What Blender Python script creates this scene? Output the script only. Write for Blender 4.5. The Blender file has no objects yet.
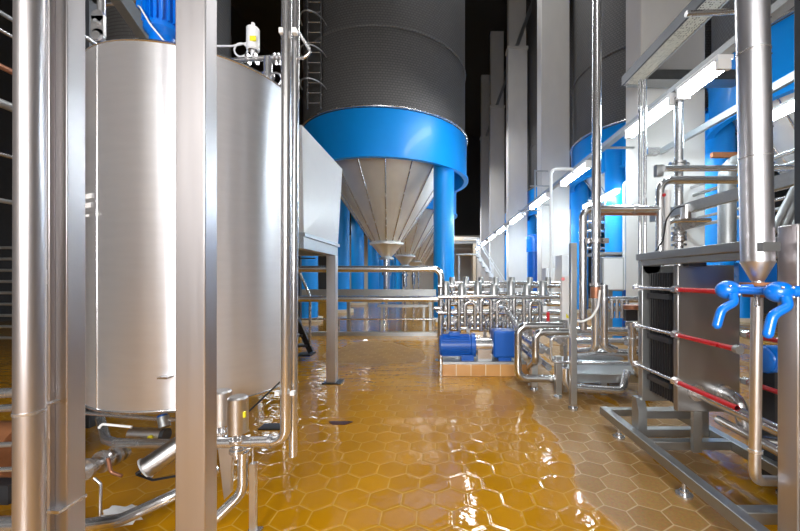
import bpy, bmesh, math, random
from mathutils import Vector, Matrix
random.seed(7)
PI = math.pi
S = bpy.context.scene
COL = S.collection
V = Vector
F, VX, VY, H = 365.0, 438.0, 278.0, 1.4      # lens in pixels, vanishing point, eye height

def P(px, py, Y): return V(((px - VX) / F * Y, Y, H - (py - VY) / F * Y))   # point seen at a pixel, at distance Y
def gx(px, Y): return (px - VX) / F * Y
def gz(py, Y): return H - (py - VY) / F * Y

# ------------------------------------------------------------------ mesh builder
class B:
    def __init__(s): s.bm = bmesh.new()
    def box(s, a, b, rot=None):
        a, b = V(a), V(b); c = (a + b) / 2; d = b - a
        M = Matrix.Translation(c) @ (rot.to_4x4() if rot else Matrix()) @ Matrix.Diagonal((abs(d.x), abs(d.y), abs(d.z), 1))
        bmesh.ops.create_cube(s.bm, size=1, matrix=M); return s
    def beam(s, p0, p1, w, h, up=(0, 0, 1)):
        p0, p1 = V(p0), V(p1); d = p1 - p0; L = d.length; y = d.normalized(); u = V(up)
        if abs(y.dot(u)) > .98: u = V((0, 1, 0))
        x = y.cross(u).normalized(); z = x.cross(y)
        M = Matrix((x, y, z)).transposed().to_4x4(); M.translation = (p0 + p1) / 2
        bmesh.ops.create_cube(s.bm, size=1, matrix=M @ Matrix.Diagonal((w, L, h, 1))); return s
    def cyl(s, p0, p1, r, r2=None, seg=20):
        p0, p1 = V(p0), V(p1); d = p1 - p0
        M = Matrix.Translation((p0 + p1) / 2) @ d.to_track_quat('Z', 'Y').to_matrix().to_4x4()
        bmesh.ops.create_cone(s.bm, cap_ends=True, segments=seg, radius1=r, radius2=r if r2 is None else r2, depth=d.length, matrix=M); return s
    def sph(s, c, r, sc=(1, 1, 1), seg=16):
        bmesh.ops.create_uvsphere(s.bm, u_segments=seg, v_segments=max(6, seg // 2), radius=r, matrix=Matrix.Translation(V(c)) @ Matrix.Diagonal((*sc, 1))); return s
    def lathe(s, prof, o=(0, 0, 0), axis=(0, 0, 1), seg=48):
        q = V(axis).to_track_quat('Z', 'Y') if V(axis).normalized() != V((0, 0, 1)) else Matrix.Identity(3).to_quaternion()
        o = V(o); rings = []
        for r, t in prof:
            if r < 1e-6: rings.append([s.bm.verts.new(o + q @ V((0, 0, t)))])
            else: rings.append([s.bm.verts.new(o + q @ V((r * math.cos(2 * PI * k / seg), r * math.sin(2 * PI * k / seg), t))) for k in range(seg)])
        for a, b in zip(rings, rings[1:]):
            for k in range(seg):
                n = (k + 1) % seg
                if len(a) == 1 and len(b) == 1: continue
                if len(a) == 1: s.bm.faces.new((a[0], b[k], b[n]))
                elif len(b) == 1: s.bm.faces.new((a[k], a[n], b[0]))
                else: s.bm.faces.new((a[k], a[n], b[n], b[k]))
        return s
    def tube(s, pts, r, bend=None, seg=14, closed=False):
        pts = [V(p) for p in pts]; bend = r * 2.6 if bend is None else bend; path = []
        if closed: path = pts
        else:
            path = [pts[0]]
            for i in range(1, len(pts) - 1):
                a, b, c = pts[i - 1], pts[i], pts[i + 1]
                u, w = (a - b), (c - b); lu, lw = u.length, w.length; u.normalize(); w.normalize()
                ang = u.angle(w)
                if bend <= 0 or ang > PI - .02: path.append(b); continue
                t = min(bend / math.tan(ang / 2), lu * .49, lw * .49); rad = t * math.tan(ang / 2)
                ctr = b + (u + w).normalized() * (rad / math.sin(ang / 2))
                s0, s1 = b + u * t - ctr, b + w * t - ctr; tot = s0.angle(s1); n = max(3, int(tot / .2)); ax = s0.cross(s1).normalized()
                for k in range(n + 1): path.append(ctr + Matrix.Rotation(tot * k / n, 3, ax) @ s0)
            path.append(pts[-1])
        N = len(path); rings = []; nrm = None
        for i in range(N):
            if closed: t = path[(i + 1) % N] - path[i - 1]
            else: t = path[min(i + 1, N - 1)] - path[max(i - 1, 0)]
            t.normalize()
            if nrm is None:
                nrm = t.orthogonal().normalized()
            else:
                nrm = (nrm - t * nrm.dot(t)).normalized()
            bn = t.cross(nrm)
            rings.append([s.bm.verts.new(path[i] + r * (math.cos(2 * PI * k / seg) * nrm + math.sin(2 * PI * k / seg) * bn)) for k in range(seg)])
        for i in range(N if closed else N - 1):
            a, b = rings[i], rings[(i + 1) % N]
            for k in range(seg): n = (k + 1) % seg; s.bm.faces.new((a[k], a[n], b[n], b[k]))
        if not closed: s.bm.faces.new(rings[0][::-1]); s.bm.faces.new(rings[-1])
        return s
    def ring(s, c, axis, R, r, n=28, seg=8):
        q = V(axis).to_track_quat('Z', 'Y'); c = V(c)
        return s.tube([c + q @ V((R * math.cos(2 * PI * k / n), R * math.sin(2 * PI * k / n), 0)) for k in range(n)], r, closed=True, seg=seg)
    def prism(s, poly, ext):
        ext = V(ext); a = [s.bm.verts.new(V(p)) for p in poly]; b = [s.bm.verts.new(V(p) + ext) for p in poly]; n = len(a)
        s.bm.faces.new(a[::-1]); s.bm.faces.new(b)
        for k in range(n): s.bm.faces.new((a[k], a[(k + 1) % n], b[(k + 1) % n], b[k]))
        return s
    def faces(s, vs, fs):
        v = [s.bm.verts.new(V(p)) for p in vs]
        for f in fs: s.bm.faces.new([v[i] for i in f])
        return s

def crumple(c, r):
    b = B(); bmesh.ops.create_icosphere(b.bm, subdivisions=3, radius=r, matrix=Matrix.Translation(c)); c = V(c)
    for v in b.bm.verts:
        d = v.co - c; d = V((d.x * 1.5, d.y * .8, d.z * .5)); v.co = c + d * random.uniform(.72, 1.12)
    return b
def obj(name, mat, b, parent=None, origin=None, bevel=0, smooth=38, label=None):
    bm = b.bm; bmesh.ops.recalc_face_normals(bm, faces=bm.faces)
    if origin is None:
        if parent is not None: origin = parent['_w']
        else:
            xs = [v.co.x for v in bm.verts]; ys = [v.co.y for v in bm.verts]; zs = [v.co.z for v in bm.verts]
            origin = ((min(xs) + max(xs)) / 2, (min(ys) + max(ys)) / 2, min(zs))
    origin = V(origin)
    bmesh.ops.translate(bm, verts=bm.verts, vec=-origin)
    me = bpy.data.meshes.new(name); bm.to_mesh(me); bm.free()
    me.materials.append(MAT[mat])
    for p in me.polygons: p.use_smooth = True
    me.set_sharp_from_angle(angle=math.radians(smooth))
    o = bpy.data.objects.new(name, me); COL.objects.link(o)
    if parent is not None: o.parent = parent
    else: o.location = origin
    if bevel:
        m = o.modifiers.new('edge', 'BEVEL'); m.width = bevel; m.segments = 2; m.limit_method = 'ANGLE'
    if label: o['label'] = label
    WORLD[o.name] = origin if parent is None else V(parent['_w'])
    o['_w'] = tuple(WORLD[o.name])
    return o
WORLD = {}
def tag(o, label, cat, group=None):
    o['label'] = label; o['category'] = cat
    if group: o['group'] = group
    return o
def thing(name, label, cat, loc, group=None):
    o = bpy.data.objects.new(name, None); COL.objects.link(o); o.location = V(loc); o.empty_display_size = .1
    o['_w'] = tuple(V(loc)); return tag(o, label, cat, group)
def struct(name, mat, b, **k):
    o = obj(name, mat, b, **k); o['kind'] = 'structure'; return o
def dup(o, loc, label, rz=None):
    def cp(a, par):
        c = a.copy(); COL.objects.link(c)
        if par is not None: c.parent = par
        for ch in a.children: cp(ch, c)
        return c
    r = cp(o, None); r.location = V(loc)
    if rz is not None: r.rotation_euler = (0, 0, rz)
    r['label'] = label; return r

# ------------------------------------------------------------------ materials
MAT = {}
def mk(name, color, rough=.5, metal=0., **kw):
    m = bpy.data.materials.new(name); m.use_nodes = True; nt = m.node_tree; b = nt.nodes['Principled BSDF']
    b.inputs['Base Color'].default_value = (*color, 1); b.inputs['Roughness'].default_value = rough; b.inputs['Metallic'].default_value = metal
    for k, v in kw.items(): b.inputs[k.replace('_', ' ')].default_value = v
    MAT[name] = m; return m, nt, b
def N(nt, t, **kw):
    n = nt.nodes.new(t)
    for k, v in kw.items(): setattr(n, k, v)
    return n
def vary(name, scale=(1, 1, 1), amt=.12, rough_amt=.1, bump=0., detail=6, nscale=6.):
    """uneven surface: object-space noise on colour, roughness and height"""
    m = MAT[name]; nt = m.node_tree; b = nt.nodes['Principled BSDF']
    tc = N(nt, 'ShaderNodeTexCoord'); mp = N(nt, 'ShaderNodeMapping'); mp.inputs['Scale'].default_value = scale
    no = N(nt, 'ShaderNodeTexNoise'); no.inputs['Scale'].default_value = nscale; no.inputs['Detail'].default_value = detail
    nt.links.new(tc.outputs['Object'], mp.inputs['Vector']); nt.links.new(mp.outputs[0], no.inputs['Vector'])
    c = b.inputs['Base Color'].default_value[:3]
    mr = N(nt, 'ShaderNodeMix', data_type='RGBA'); mr.inputs[6].default_value = (*[x * (1 - amt) for x in c], 1); mr.inputs[7].default_value = (*[min(1, x * (1 + amt)) for x in c], 1)
    nt.links.new(no.outputs['Fac'], mr.inputs[0]); nt.links.new(mr.outputs[2], b.inputs['Base Color'])
    r = b.inputs['Roughness'].default_value; rr = N(nt, 'ShaderNodeMapRange'); rr.inputs[3].default_value = max(.02, r - rough_amt); rr.inputs[4].default_value = min(1, r + rough_amt)
    nt.links.new(no.outputs['Fac'], rr.inputs[0]); nt.links.new(rr.outputs[0], b.inputs['Roughness'])
    if bump:
        bp = N(nt, 'ShaderNodeBump'); bp.inputs['Strength'].default_value = bump; bp.inputs['Distance'].default_value = .01
        nt.links.new(no.outputs['Fac'], bp.inputs['Height']); nt.links.new(bp.outputs[0], b.inputs['Normal'])
mk('steel', (.60, .595, .60), .26, .85); vary('steel', (1, 1, 1), .06, .06)
mk('polished', (.72, .715, .72), .2, .88); vary('polished', (1, 1, 1), .04, .04)
mk('brushed', (.68, .665, .66), .36, 1); vary('brushed', (25, 25, .6), .05, .05, 0, 4, 3)
mk('column_steel', (.50, .47, .47), .33, .9); vary('column_steel', (14, 14, .5), .04, .05, 0, 4, 2)
mk('tanksteel', (.84, .83, .85), .36, .82, Anisotropic=.7, Anisotropic_Rotation=.25); vary('tanksteel', (2, 2, 14), .05, .05, 0, 4, 2)
_nt = MAT['tanksteel'].node_tree; _t = N(_nt, 'ShaderNodeTangent', direction_type='RADIAL', axis='Z'); _nt.links.new(_t.outputs[0], _nt.nodes['Principled BSDF'].inputs['Tangent'])
mk('plate_steel', (.34, .335, .33), .34, .9); vary('plate_steel', (3, 3, 1), .12, .08, 0, 5, 3)
mk('valve_steel', (.50, .50, .49), .33, .9); vary('valve_steel', (1, 1, 1), .08, .06)
mk('pipe_steel', (.58, .575, .57), .22, .95); vary('pipe_steel', (1, 1, 1), .06, .05)
mk('galv', (.42, .435, .44), .45, .8); vary('galv', (1, 1, 1), .18, .12, 0, 3, 30)
mk('framesteel', (.38, .39, .39), .38, .9); vary('framesteel', (1, 1, 1), .12, .1, 0, 5, 12)
mk('conesteel', (.74, .73, .70), .42, .5); vary('conesteel', (1, 1, 1), .14, .08, 0, 6, 2)
mk('whitepanel', (.80, .82, .84), .35); vary('whitepanel', amt=.03)
mk('duct_cladding', (.74, .73, .76), .32, .95); vary('duct_cladding', (2, 2, .6), .06, .06, 0, 4, 4)
mk('blue', (.0, .30, .88), .42, 0, Coat_Weight=.08); vary('blue', amt=.03, rough_amt=.04)
mk('bluedark', (.0, .10, .42), .35); vary('bluedark', amt=.2)
mk('bluevalve', (.0, .17, .72), .3, 0, Coat_Weight=.4); vary('bluevalve', amt=.06)
mk('motorblue', (.004, .10, .46), .35); vary('motorblue', amt=.15)
mk('concrete', (.66, .645, .62), .75); vary('concrete', (1, 1, .4), .08, .1, .1, 6, 3)
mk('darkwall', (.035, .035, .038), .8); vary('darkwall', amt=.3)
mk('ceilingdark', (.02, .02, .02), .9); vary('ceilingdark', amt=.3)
mk('reflectgrey', (.34, .32, .33), .7); vary('reflectgrey', amt=.06)
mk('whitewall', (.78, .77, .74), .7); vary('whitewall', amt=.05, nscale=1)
mk('black', (.012, .012, .014), .45); vary('black', amt=.2)
mk('darksteel', (.06, .065, .075), .4, .6); vary('darksteel', amt=.2)
mk('red', (.55, .012, .02), .3); vary('red', amt=.1)
mk('rust', (.30, .12, .05), .6, .3); vary('rust', amt=.3, nscale=20)
mk('yellow', (.85, .75, .03), .4); vary('yellow', amt=.05)
mk('whiteplastic', (.82, .82, .82), .35); vary('whiteplastic', amt=.03)
mk('copper', (.38, .17, .10), .4, .6); vary('copper', amt=.2)
mk('cream', (.70, .62, .48), .6); vary('cream', amt=.08)
mk('hood_dark', (.10, .11, .12), .3, .8); vary('hood_dark', amt=.2)
mk('stain', (.06, .012, .004), .3); vary('stain', amt=.4)
m, nt, b = mk('lamp', (1, 1, 1), .4); b.inputs['Emission Color'].default_value = (.80, .93, 1, 1); b.inputs['Emission Strength'].default_value = 75

# quilted dark silo cladding: fine square grid of dimples
m, nt, b = mk('cladding', (.10, .10, .102), .62, .1)
tc = N(nt, 'ShaderNodeTexCoord'); sx = N(nt, 'ShaderNodeSeparateXYZ'); nt.links.new(tc.outputs['Object'], sx.inputs[0])
at = N(nt, 'ShaderNodeMath', operation='ARCTAN2'); nt.links.new(sx.outputs['Y'], at.inputs[0]); nt.links.new(sx.outputs['X'], at.inputs[1])
am = N(nt, 'ShaderNodeMath', operation='MULTIPLY'); am.inputs[1].default_value = 2.95; nt.links.new(at.outputs[0], am.inputs[0])
cx = N(nt, 'ShaderNodeCombineXYZ'); nt.links.new(am.outputs[0], cx.inputs[0]); nt.links.new(sx.outputs['Z'], cx.inputs[1])
br = N(nt, 'ShaderNodeTexBrick'); br.inputs['Scale'].default_value = 1; br.inputs['Brick Width'].default_value = .10; br.inputs['Row Height'].default_value = .075
br.inputs['Mortar Size'].default_value = .012; br.inputs['Color1'].default_value = (.175, .172, .172, 1); br.inputs['Color2'].default_value = (.155, .153, .153, 1); br.inputs['Mortar'].default_value = (.10, .10, .10, 1)
nt.links.new(cx.outputs[0], br.inputs['Vector']); nt.links.new(br.outputs['Color'], b.inputs['Base Color'])
bp = N(nt, 'ShaderNodeBump'); bp.inputs['Strength'].default_value = .5; bp.inputs['Distance'].default_value = .02; bp.invert = True
nt.links.new(br.outputs['Fac'], bp.inputs['Height']); nt.links.new(bp.outputs[0], b.inputs['Normal'])

# perforated galvanised tray
m, nt, b = mk('perforated', (.6, .6, .56), .5, .5)
tc = N(nt, 'ShaderNodeTexCoord'); vo = N(nt, 'ShaderNodeTexVoronoi'); vo.inputs['Scale'].default_value = 26; vo.inputs['Randomness'].default_value = .35
nt.links.new(tc.outputs['Object'], vo.inputs['Vector']); cr = N(nt, 'ShaderNodeValToRGB')
cr.color_ramp.elements[0].position = .22; cr.color_ramp.elements[0].color = (.12, .11, .09, 1); cr.color_ramp.elements[1].position = .34; cr.color_ramp.elements[1].color = (.68, .67, .60, 1)
nt.links.new(vo.outputs['Distance'], cr.inputs[0]); nt.links.new(cr.outputs[0], b.inputs['Base Color'])

# square plinth tiles
m, nt, b = mk('plinthtile', (.6, .3, .1), .25)
tc = N(nt, 'ShaderNodeTexCoord'); mp = N(nt, 'ShaderNodeMapping'); mp.inputs['Rotation'].default_value = (PI / 2, 0, 0)
br = N(nt, 'ShaderNodeTexBrick', offset=0); br.inputs['Scale'].default_value = 1; br.inputs['Brick Width'].default_value = .21; br.inputs['Row Height'].default_value = .21; br.inputs['Mortar Size'].default_value = .006
br.inputs['Color1'].default_value = (.62, .33, .12, 1); br.inputs['Color2'].default_value = (.55, .27, .09, 1); br.inputs['Mortar'].default_value = (.75, .62, .42, 1)
nt.links.new(tc.outputs['Object'], mp.inputs[0]); nt.links.new(mp.outputs[0], br.inputs['Vector']); nt.links.new(br.outputs['Color'], b.inputs['Base Color'])

# hexagonal quarry tile floor, wet in the aisle
def floor_mat():
    m, nt, b = mk('floor_tile', (.5, .25, .03), .1)
    L = nt.links.new
    def math_(op, a, c=None):
        n = N(nt, 'ShaderNodeMath', operation=op)
        for i, q in enumerate((a, c)):
            if q is None: continue
            if isinstance(q, (int, float)): n.inputs[i].default_value = q
            else: L(q, n.inputs[i])
        return n.outputs[0]
    def vm(op, a, c=None):
        n = N(nt, 'ShaderNodeVectorMath', operation=op)
        for i, q in enumerate((a, c)):
            if q is None: continue
            if isinstance(q, tuple): n.inputs[i].default_value = q
            else: L(q, n.inputs[i])
        return n.outputs['Value' if op == 'DOT_PRODUCT' else 'Vector']
    geo = N(nt, 'ShaderNodeNewGeometry').outputs['Position']
    w = .209; R = (1, math.sqrt(3), 1); h = (.5, math.sqrt(3) / 2, .5)
    p = vm('ADD', vm('MULTIPLY', geo, (1 / w, 1 / w, 0)), (400.1, 400 * math.sqrt(3) + .2, 0))
    a = vm('SUBTRACT', vm('MODULO', p, R), h); a = vm('MULTIPLY', a, (1, 1, 0))
    c = vm('SUBTRACT', vm('MODULO', vm('SUBTRACT', p, h), R), h); c = vm('MULTIPLY', c, (1, 1, 0))
    sel = math_('LESS_THAN', vm('DOT_PRODUCT', a, a), vm('DOT_PRODUCT', c, c))
    mx = N(nt, 'ShaderNodeMix', data_type='VECTOR'); L(sel, mx.inputs[0]); L(c, mx.inputs[4]); L(a, mx.inputs[5]); g = mx.outputs[1]
    ag = vm('ABSOLUTE', g); sp = N(nt, 'ShaderNodeSeparateXYZ'); L(ag, sp.inputs[0])
    d = math_('SUBTRACT', .5, math_('MAXIMUM', sp.outputs[0], vm('DOT_PRODUCT', ag, (.5, math.sqrt(3) / 2, 0))))
    wn = N(nt, 'ShaderNodeTexWhiteNoise', noise_dimensions='2D'); L(vm('SNAP', vm('ADD', vm('SUBTRACT', p, g), (.1, .1, 0)), (.25, .2, 1)), wn.inputs['Vector'])
    # wet / dry map
    n1 = N(nt, 'ShaderNodeTexNoise'); n1.inputs['Scale'].default_value = .9; n1.inputs['Detail'].default_value = 5; L(geo, n1.inputs['Vector'])
    sg = N(nt, 'ShaderNodeSeparateXYZ'); L(geo, sg.inputs[0])
    edge = math_('ADD', sg.outputs[0], math_('MULTIPLY', math_('SUBTRACT', n1.outputs['Fac'], .5), 1.3))
    dr = N(nt, 'ShaderNodeMapRange'); dr.inputs[1].default_value = .92; dr.inputs[2].default_value = 1.02; L(edge, dr.inputs[0])
    n2 = N(nt, 'ShaderNodeTexNoise'); n2.inputs['Scale'].default_value = 1.7; n2.inputs['Detail'].default_value = 6
    L(vm('MULTIPLY', geo, (1.8, .6, 1)), n2.inputs['Vector'])
    patch = N(nt, 'ShaderNodeMapRange'); patch.inputs[1].default_value = .50; patch.inputs[2].default_value = .56; L(n2.outputs['Fac'], patch.inputs[0])
    far = N(nt, 'ShaderNodeMapRange'); far.inputs[1].default_value = 1.75; far.inputs[2].default_value = 1.55; L(sg.outputs[0], far.inputs[0])
    dry = math_('MULTIPLY', dr.outputs[0], math_('MAXIMUM', far.outputs[0], math_('SUBTRACT', 1, patch.outputs[0])))
    # the drier pale patch by the railing
    vx = math_('DIVIDE', math_('ADD', sg.outputs[0], 1.15), .95); vy = math_('DIVIDE', math_('SUBTRACT', sg.outputs[1], 6.9), 1.15)
    el = math_('ADD', math_('ADD', math_('MULTIPLY', vx, vx), math_('MULTIPLY', vy, vy)), math_('MULTIPLY', math_('SUBTRACT', n1.outputs['Fac'], .5), 2.2))
    d2 = N(nt, 'ShaderNodeMapRange'); d2.inputs[1].default_value = 1.15; d2.inputs[2].default_value = .75; L(el, d2.inputs[0])
    dry = math_('MAXIMUM', dry, math_('MULTIPLY', d2.outputs[0], .8))
    wetc = N(nt, 'ShaderNodeMix', data_type='RGBA'); wetc.inputs[6].default_value = (.49, .222, .004, 1); wetc.inputs[7].default_value = (.57, .262, .006, 1); L(wn.outputs['Value'], wetc.inputs[0])
    blot = N(nt, 'ShaderNodeMix', data_type='RGBA'); blot.inputs[7].default_value = (.33, .135, .003, 1); L(wetc.outputs[2], blot.inputs[6])
    L(math_('MULTIPLY', n1.outputs['Fac'], .7), blot.inputs[0])
    dryc = N(nt, 'ShaderNodeMix', data_type='RGBA'); dryc.inputs[6].default_value = (.36, .18, .035, 1); dryc.inputs[7].default_value = (.46, .25, .065, 1); L(wn.outputs['Value'], dryc.inputs[0])
    spk = N(nt, 'ShaderNodeTexNoise'); spk.inputs['Scale'].default_value = 60; L(geo, spk.inputs['Vector'])
    ds = N(nt, 'ShaderNodeMix', data_type='RGBA', blend_type='MULTIPLY'); ds.inputs[0].default_value = .55; L(dryc.outputs[2], ds.inputs[6]); L(spk.outputs['Color'], ds.inputs[7])
    tile = N(nt, 'ShaderNodeMix', data_type='RGBA'); L(dry, tile.inputs[0]); L(blot.outputs[2], tile.inputs[6]); L(ds.outputs[2], tile.inputs[7])
    gr = N(nt, 'ShaderNodeMapRange'); gr.inputs[1].default_value = .026; gr.inputs[2].default_value = .012; L(d, gr.inputs[0])
    grc = N(nt, 'ShaderNodeMix', data_type='RGBA'); grc.inputs[6].default_value = (.54, .30, .04, 1); grc.inputs[7].default_value = (.48, .34, .18, 1); L(dry, grc.inputs[0])
    fin = N(nt, 'ShaderNodeMix', data_type='RGBA'); L(gr.outputs[0], fin.inputs[0]); L(tile.outputs[2], fin.inputs[6]); L(grc.outputs[2], fin.inputs[7])
    L(fin.outputs[2], b.inputs['Base Color'])
    ro = N(nt, 'ShaderNodeMapRange'); ro.inputs[3].default_value = .06; ro.inputs[4].default_value = .5; L(dry, ro.inputs[0]); L(ro.outputs[0], b.inputs['Roughness'])
    n3 = N(nt, 'ShaderNodeTexNoise'); n3.inputs['Scale'].default_value = 5; n3.inputs['Detail'].default_value = 3; L(geo, n3.inputs['Vector'])
    cush = N(nt, 'ShaderNodeMapRange', interpolation_type='SMOOTHSTEP'); cush.inputs[1].default_value = .0; cush.inputs[2].default_value = .10; L(d, cush.inputs[0])
    n4 = N(nt, 'ShaderNodeTexNoise'); n4.inputs['Scale'].default_value = 1; n4.inputs['Detail'].default_value = 2; n4.inputs['Distortion'].default_value = 1.2; L(vm('MULTIPLY', geo, (2.2, 9, 1)), n4.inputs['Vector'])
    rb = N(nt, 'ShaderNodeMapRange', interpolation_type='SMOOTHSTEP'); rb.inputs[1].default_value = 4.0; rb.inputs[2].default_value = 4.7; L(sg.outputs[1], rb.inputs[0])
    rc = N(nt, 'ShaderNodeMapRange', interpolation_type='SMOOTHSTEP'); rc.inputs[1].default_value = 6.4; rc.inputs[2].default_value = 5.6; L(sg.outputs[1], rc.inputs[0])
    rip = math_('MULTIPLY', n4.outputs['Fac'], math_('MULTIPLY', rb.outputs[0], rc.outputs[0]))
    hgt = math_('ADD', math_('MULTIPLY', rip, 1.6), math_('ADD', math_('MULTIPLY', cush.outputs[0], .18), math_('MULTIPLY', n3.outputs['Fac'], .8)))
    bp = N(nt, 'ShaderNodeBump'); bp.inputs['Strength'].default_value = .5; bp.inputs['Distance'].default_value = .012; L(hgt, bp.inputs['Height']); L(bp.outputs[0], b.inputs['Normal'])
floor_mat()

# ------------------------------------------------------------------ camera
cam = bpy.data.cameras.new('camera'); co = bpy.data.objects.new('camera', cam); COL.objects.link(co)
co.location = (0, 0, H); co.rotation_euler = (PI / 2, 0, 0); cam.sensor_width = 36; cam.lens = F / 800 * 36
cam.shift_x = -(VX - 400) / 800; cam.shift_y = (VY - 265.5) / 800; cam.clip_start = .05; cam.clip_end = 200
S.camera = co

# ------------------------------------------------------------------ setting
XL, XR, YB, YF, ZC = -14., 13., -5., 48., 20.
struct('floor', 'floor_tile', B().box((XL, YB, -.2), (XR, YF, 0)))
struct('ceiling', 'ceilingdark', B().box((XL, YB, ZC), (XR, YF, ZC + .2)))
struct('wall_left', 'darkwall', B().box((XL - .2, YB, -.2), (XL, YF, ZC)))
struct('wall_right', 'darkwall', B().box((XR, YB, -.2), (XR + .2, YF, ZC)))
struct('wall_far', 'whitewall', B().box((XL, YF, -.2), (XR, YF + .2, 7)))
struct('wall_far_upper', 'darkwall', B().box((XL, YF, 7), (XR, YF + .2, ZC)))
struct('wall_back', 'whitewall', B().box((XL, YB - .2, 2.6), (XR, YB, 6.4)))  # unseen back wall, banded light and dark to shape the steel's reflections
struct('wall_back_lower', 'reflectgrey', B().box((XL, YB - .2, -.2), (XR, YB, 2.6)))  # grey band put in for the tank to reflect
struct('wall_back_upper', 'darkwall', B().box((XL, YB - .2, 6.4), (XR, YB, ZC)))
struct('wall_right_inner', 'whitewall', B().box((4.15, 34.2, 0), (4.4, 46, 5.2)))
struct('trim_1', 'galv', B().box((-5.5, 8.8, 0), (-.02, 8.92, .09)))

# ------------------------------------------------------------------ silos
def silo(label, cx, cy, r, group):
    t = thing('silo', label, 'silo', (cx, cy, 0), group); o = (cx, cy, 0)
    obj('body', 'cladding', B().lathe([(r - .06, 5.6), (r - .06, 17.5), (r - .8, 18.4), (0, 18.8)], o, seg=72), t)
    obj('skirt', 'blue', B().lathe([(r, 4.9), (r + .06, 4.9), (r + .06, 4.98), (r, 5.0), (r, 6.32), (r - .05, 6.36), (r - .10, 6.3), (r - .10, 4.9), (r, 4.9)], o, seg=72), t)
    obj('lip', 'steel', B().ring((cx, cy, 6.38), (0, 0, 1), r + .02, .035, 72), t)
    obj('band', 'cladding', B().ring((cx, cy, 8.75), (0, 0, 1), r - .05, .03, 72), t)
    c = obj('cone', 'conesteel', B().lathe([(.50, 2.62), (.56, 2.73), (2.32, 5.32), (2.32, 5.32), (r - .12, 5.9)], o, seg=48), t)
    b_ = B()
    for k in range(16):
        a = 2 * PI * (k + .3) / 16; q = V((math.cos(a), math.sin(a), 0))
        b_.tube([V(o) + q * .575 + V((0, 0, 2.73)), V(o) + q * 2.335 + V((0, 0, 5.31))], .022, seg=6)
    obj('seam', 'steel', b_, c)
    obj('rim', 'steel', B().ring((cx, cy, 5.33), (0, 0, 1), 2.36, .07, 60), t)
    obj('outlet', 'conesteel', B().lathe([(0.0, 2.1), (.16, 2.1), (.2, 2.2), (.54, 2.6), (.62, 2.62), (.62, 2.70), (.55, 2.72)], o, seg=32), t)
    obj('flange', 'galv', B().cyl((cx, cy, 2.08), (cx, cy, 2.16), .26), t)
    obj('drain_pipe', 'polished', B().cyl((cx, cy, .9), (cx, cy, 2.1), .12).cyl((cx, cy, 1.5), (cx, cy, 1.62), .18).cyl((cx, cy, 0), (cx, cy, .9), .05), t)
    for sx_ in (-1, 1):
        for sy_ in (-1, 1):
            x, y = cx + (-2.38 if sx_ + sy_ == -2 and r > 2.9 else 2.09 * sx_ * (r / 2.95) ** .5), cy + 1.55 * sy_
            q = obj('column', 'blue', B().cyl((x, y, .12), (x, y, 5.6), .34, seg=36), t)
            obj('plinth', 'cream', B().cyl((x, y, 0), (x, y, .12), .5, seg=32), q)
    return t
ordl = ['nearest', 'second', 'third', 'fourth']
LS = [(-1.9, 13.5), (-1.9, 21), (-1.9, 28.5), (-1.9, 36)]
lt = ['large grey silo with blue skirt and steel cone nearest the camera, behind the railing', 'grey silo on blue columns directly behind the nearest silo of the left row',
      'third silo of the left row, only its blue columns and cone showing far back', 'farthest silo of the left row, on blue columns near the end wall']
rt = ['near right silo with blue skirt high behind the aluminium clad duct', 'right hand silo with bright blue column behind the tall steel pipe',
      'right hand silo seen between the first and second white pillars behind the lamps', 'far right hand silo almost hidden behind the third pillar']
s0 = silo(lt[0], *LS[0], 2.95, 'silos of the left row')
for p, l in zip(LS[1:], lt[1:]): dup(s0, (*p, 0), l)
RS = [(9.2, 7.8), (7.85, 13.5), (7.85, 21), (7.85, 28.5)]
s1 = silo(rt[0], *RS[0], 2.75, 'silos of the right row')
for p, l in zip(RS[1:], rt[1:]): dup(s1, (*p, 0), l)
# caged ladder on the first silo
t = thing('caged_ladder', 'steel ladder with hoops climbing the left side of the nearest silo', 'ladder', (-3.67, 10.85, 6.42))
for sx_ in (-.2, .2): obj('stile', 'steel', B().box((-3.69 + sx_, 10.82, 6.42), (-3.65 + sx_, 10.86, 15)), t)
for k in range(28): obj('rung', 'steel', B().cyl((-3.87, 10.84, 6.6 + .3 * k), (-3.47, 10.84, 6.6 + .3 * k), .014, seg=8), t)
for k in range(9):
    z = 7 + .95 * k
    obj('hoop', 'galv', B().tube([(-3.67 + .36 * math.cos(PI + PI * j / 12), 10.84 + .62 * math.sin(PI + PI * j / 12), z) for j in range(13)], .02, bend=0, seg=6), t)

# ------------------------------------------------------------------ concrete pillars
PL = [(7.06, 3.93, 5.18), (13.9, 3.93, 5.02), (20.4, 3.92, 5.0), (27.4, 3.92, 5.0), (33.3, 3.92, 4.9)]
pl = ['broad white concrete pillar nearest the camera at right, behind the tube lamps', 'tall grey pillar whose lower part is lit white, second from the camera',
      'third concrete pillar back, cream where the lamps light it', 'fourth concrete pillar from the camera, grey', 'narrow far pillar, the fifth and last beside the silo']
for (y, x0, x1), l in zip(PL, pl):
    t = thing('concrete_pillar', l, 'pillar', ((x0 + x1) / 2, y + .3, 0), 'concrete pillars down the hall')
    obj('shaft', 'concrete', B().box((x0, y, 0), (x1, y + .6, 14.2)), t, bevel=.03)
    obj('ledge', 'concrete', B().box((x0 - .04, y - .04, 14.2), (x1 + .04, y + .64, 14.36)), t)
    obj('upper_shaft', 'concrete', B().box((x0 + .05, y + .1, 14.36), (x1 - .05, y + .6, ZC)), t)
    obj('brace', 'galv', B().beam((x0 + .5, y + .02, 14.4), (x0 + 2.0, y + .02, 18.5), .12, .2), t)

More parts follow.
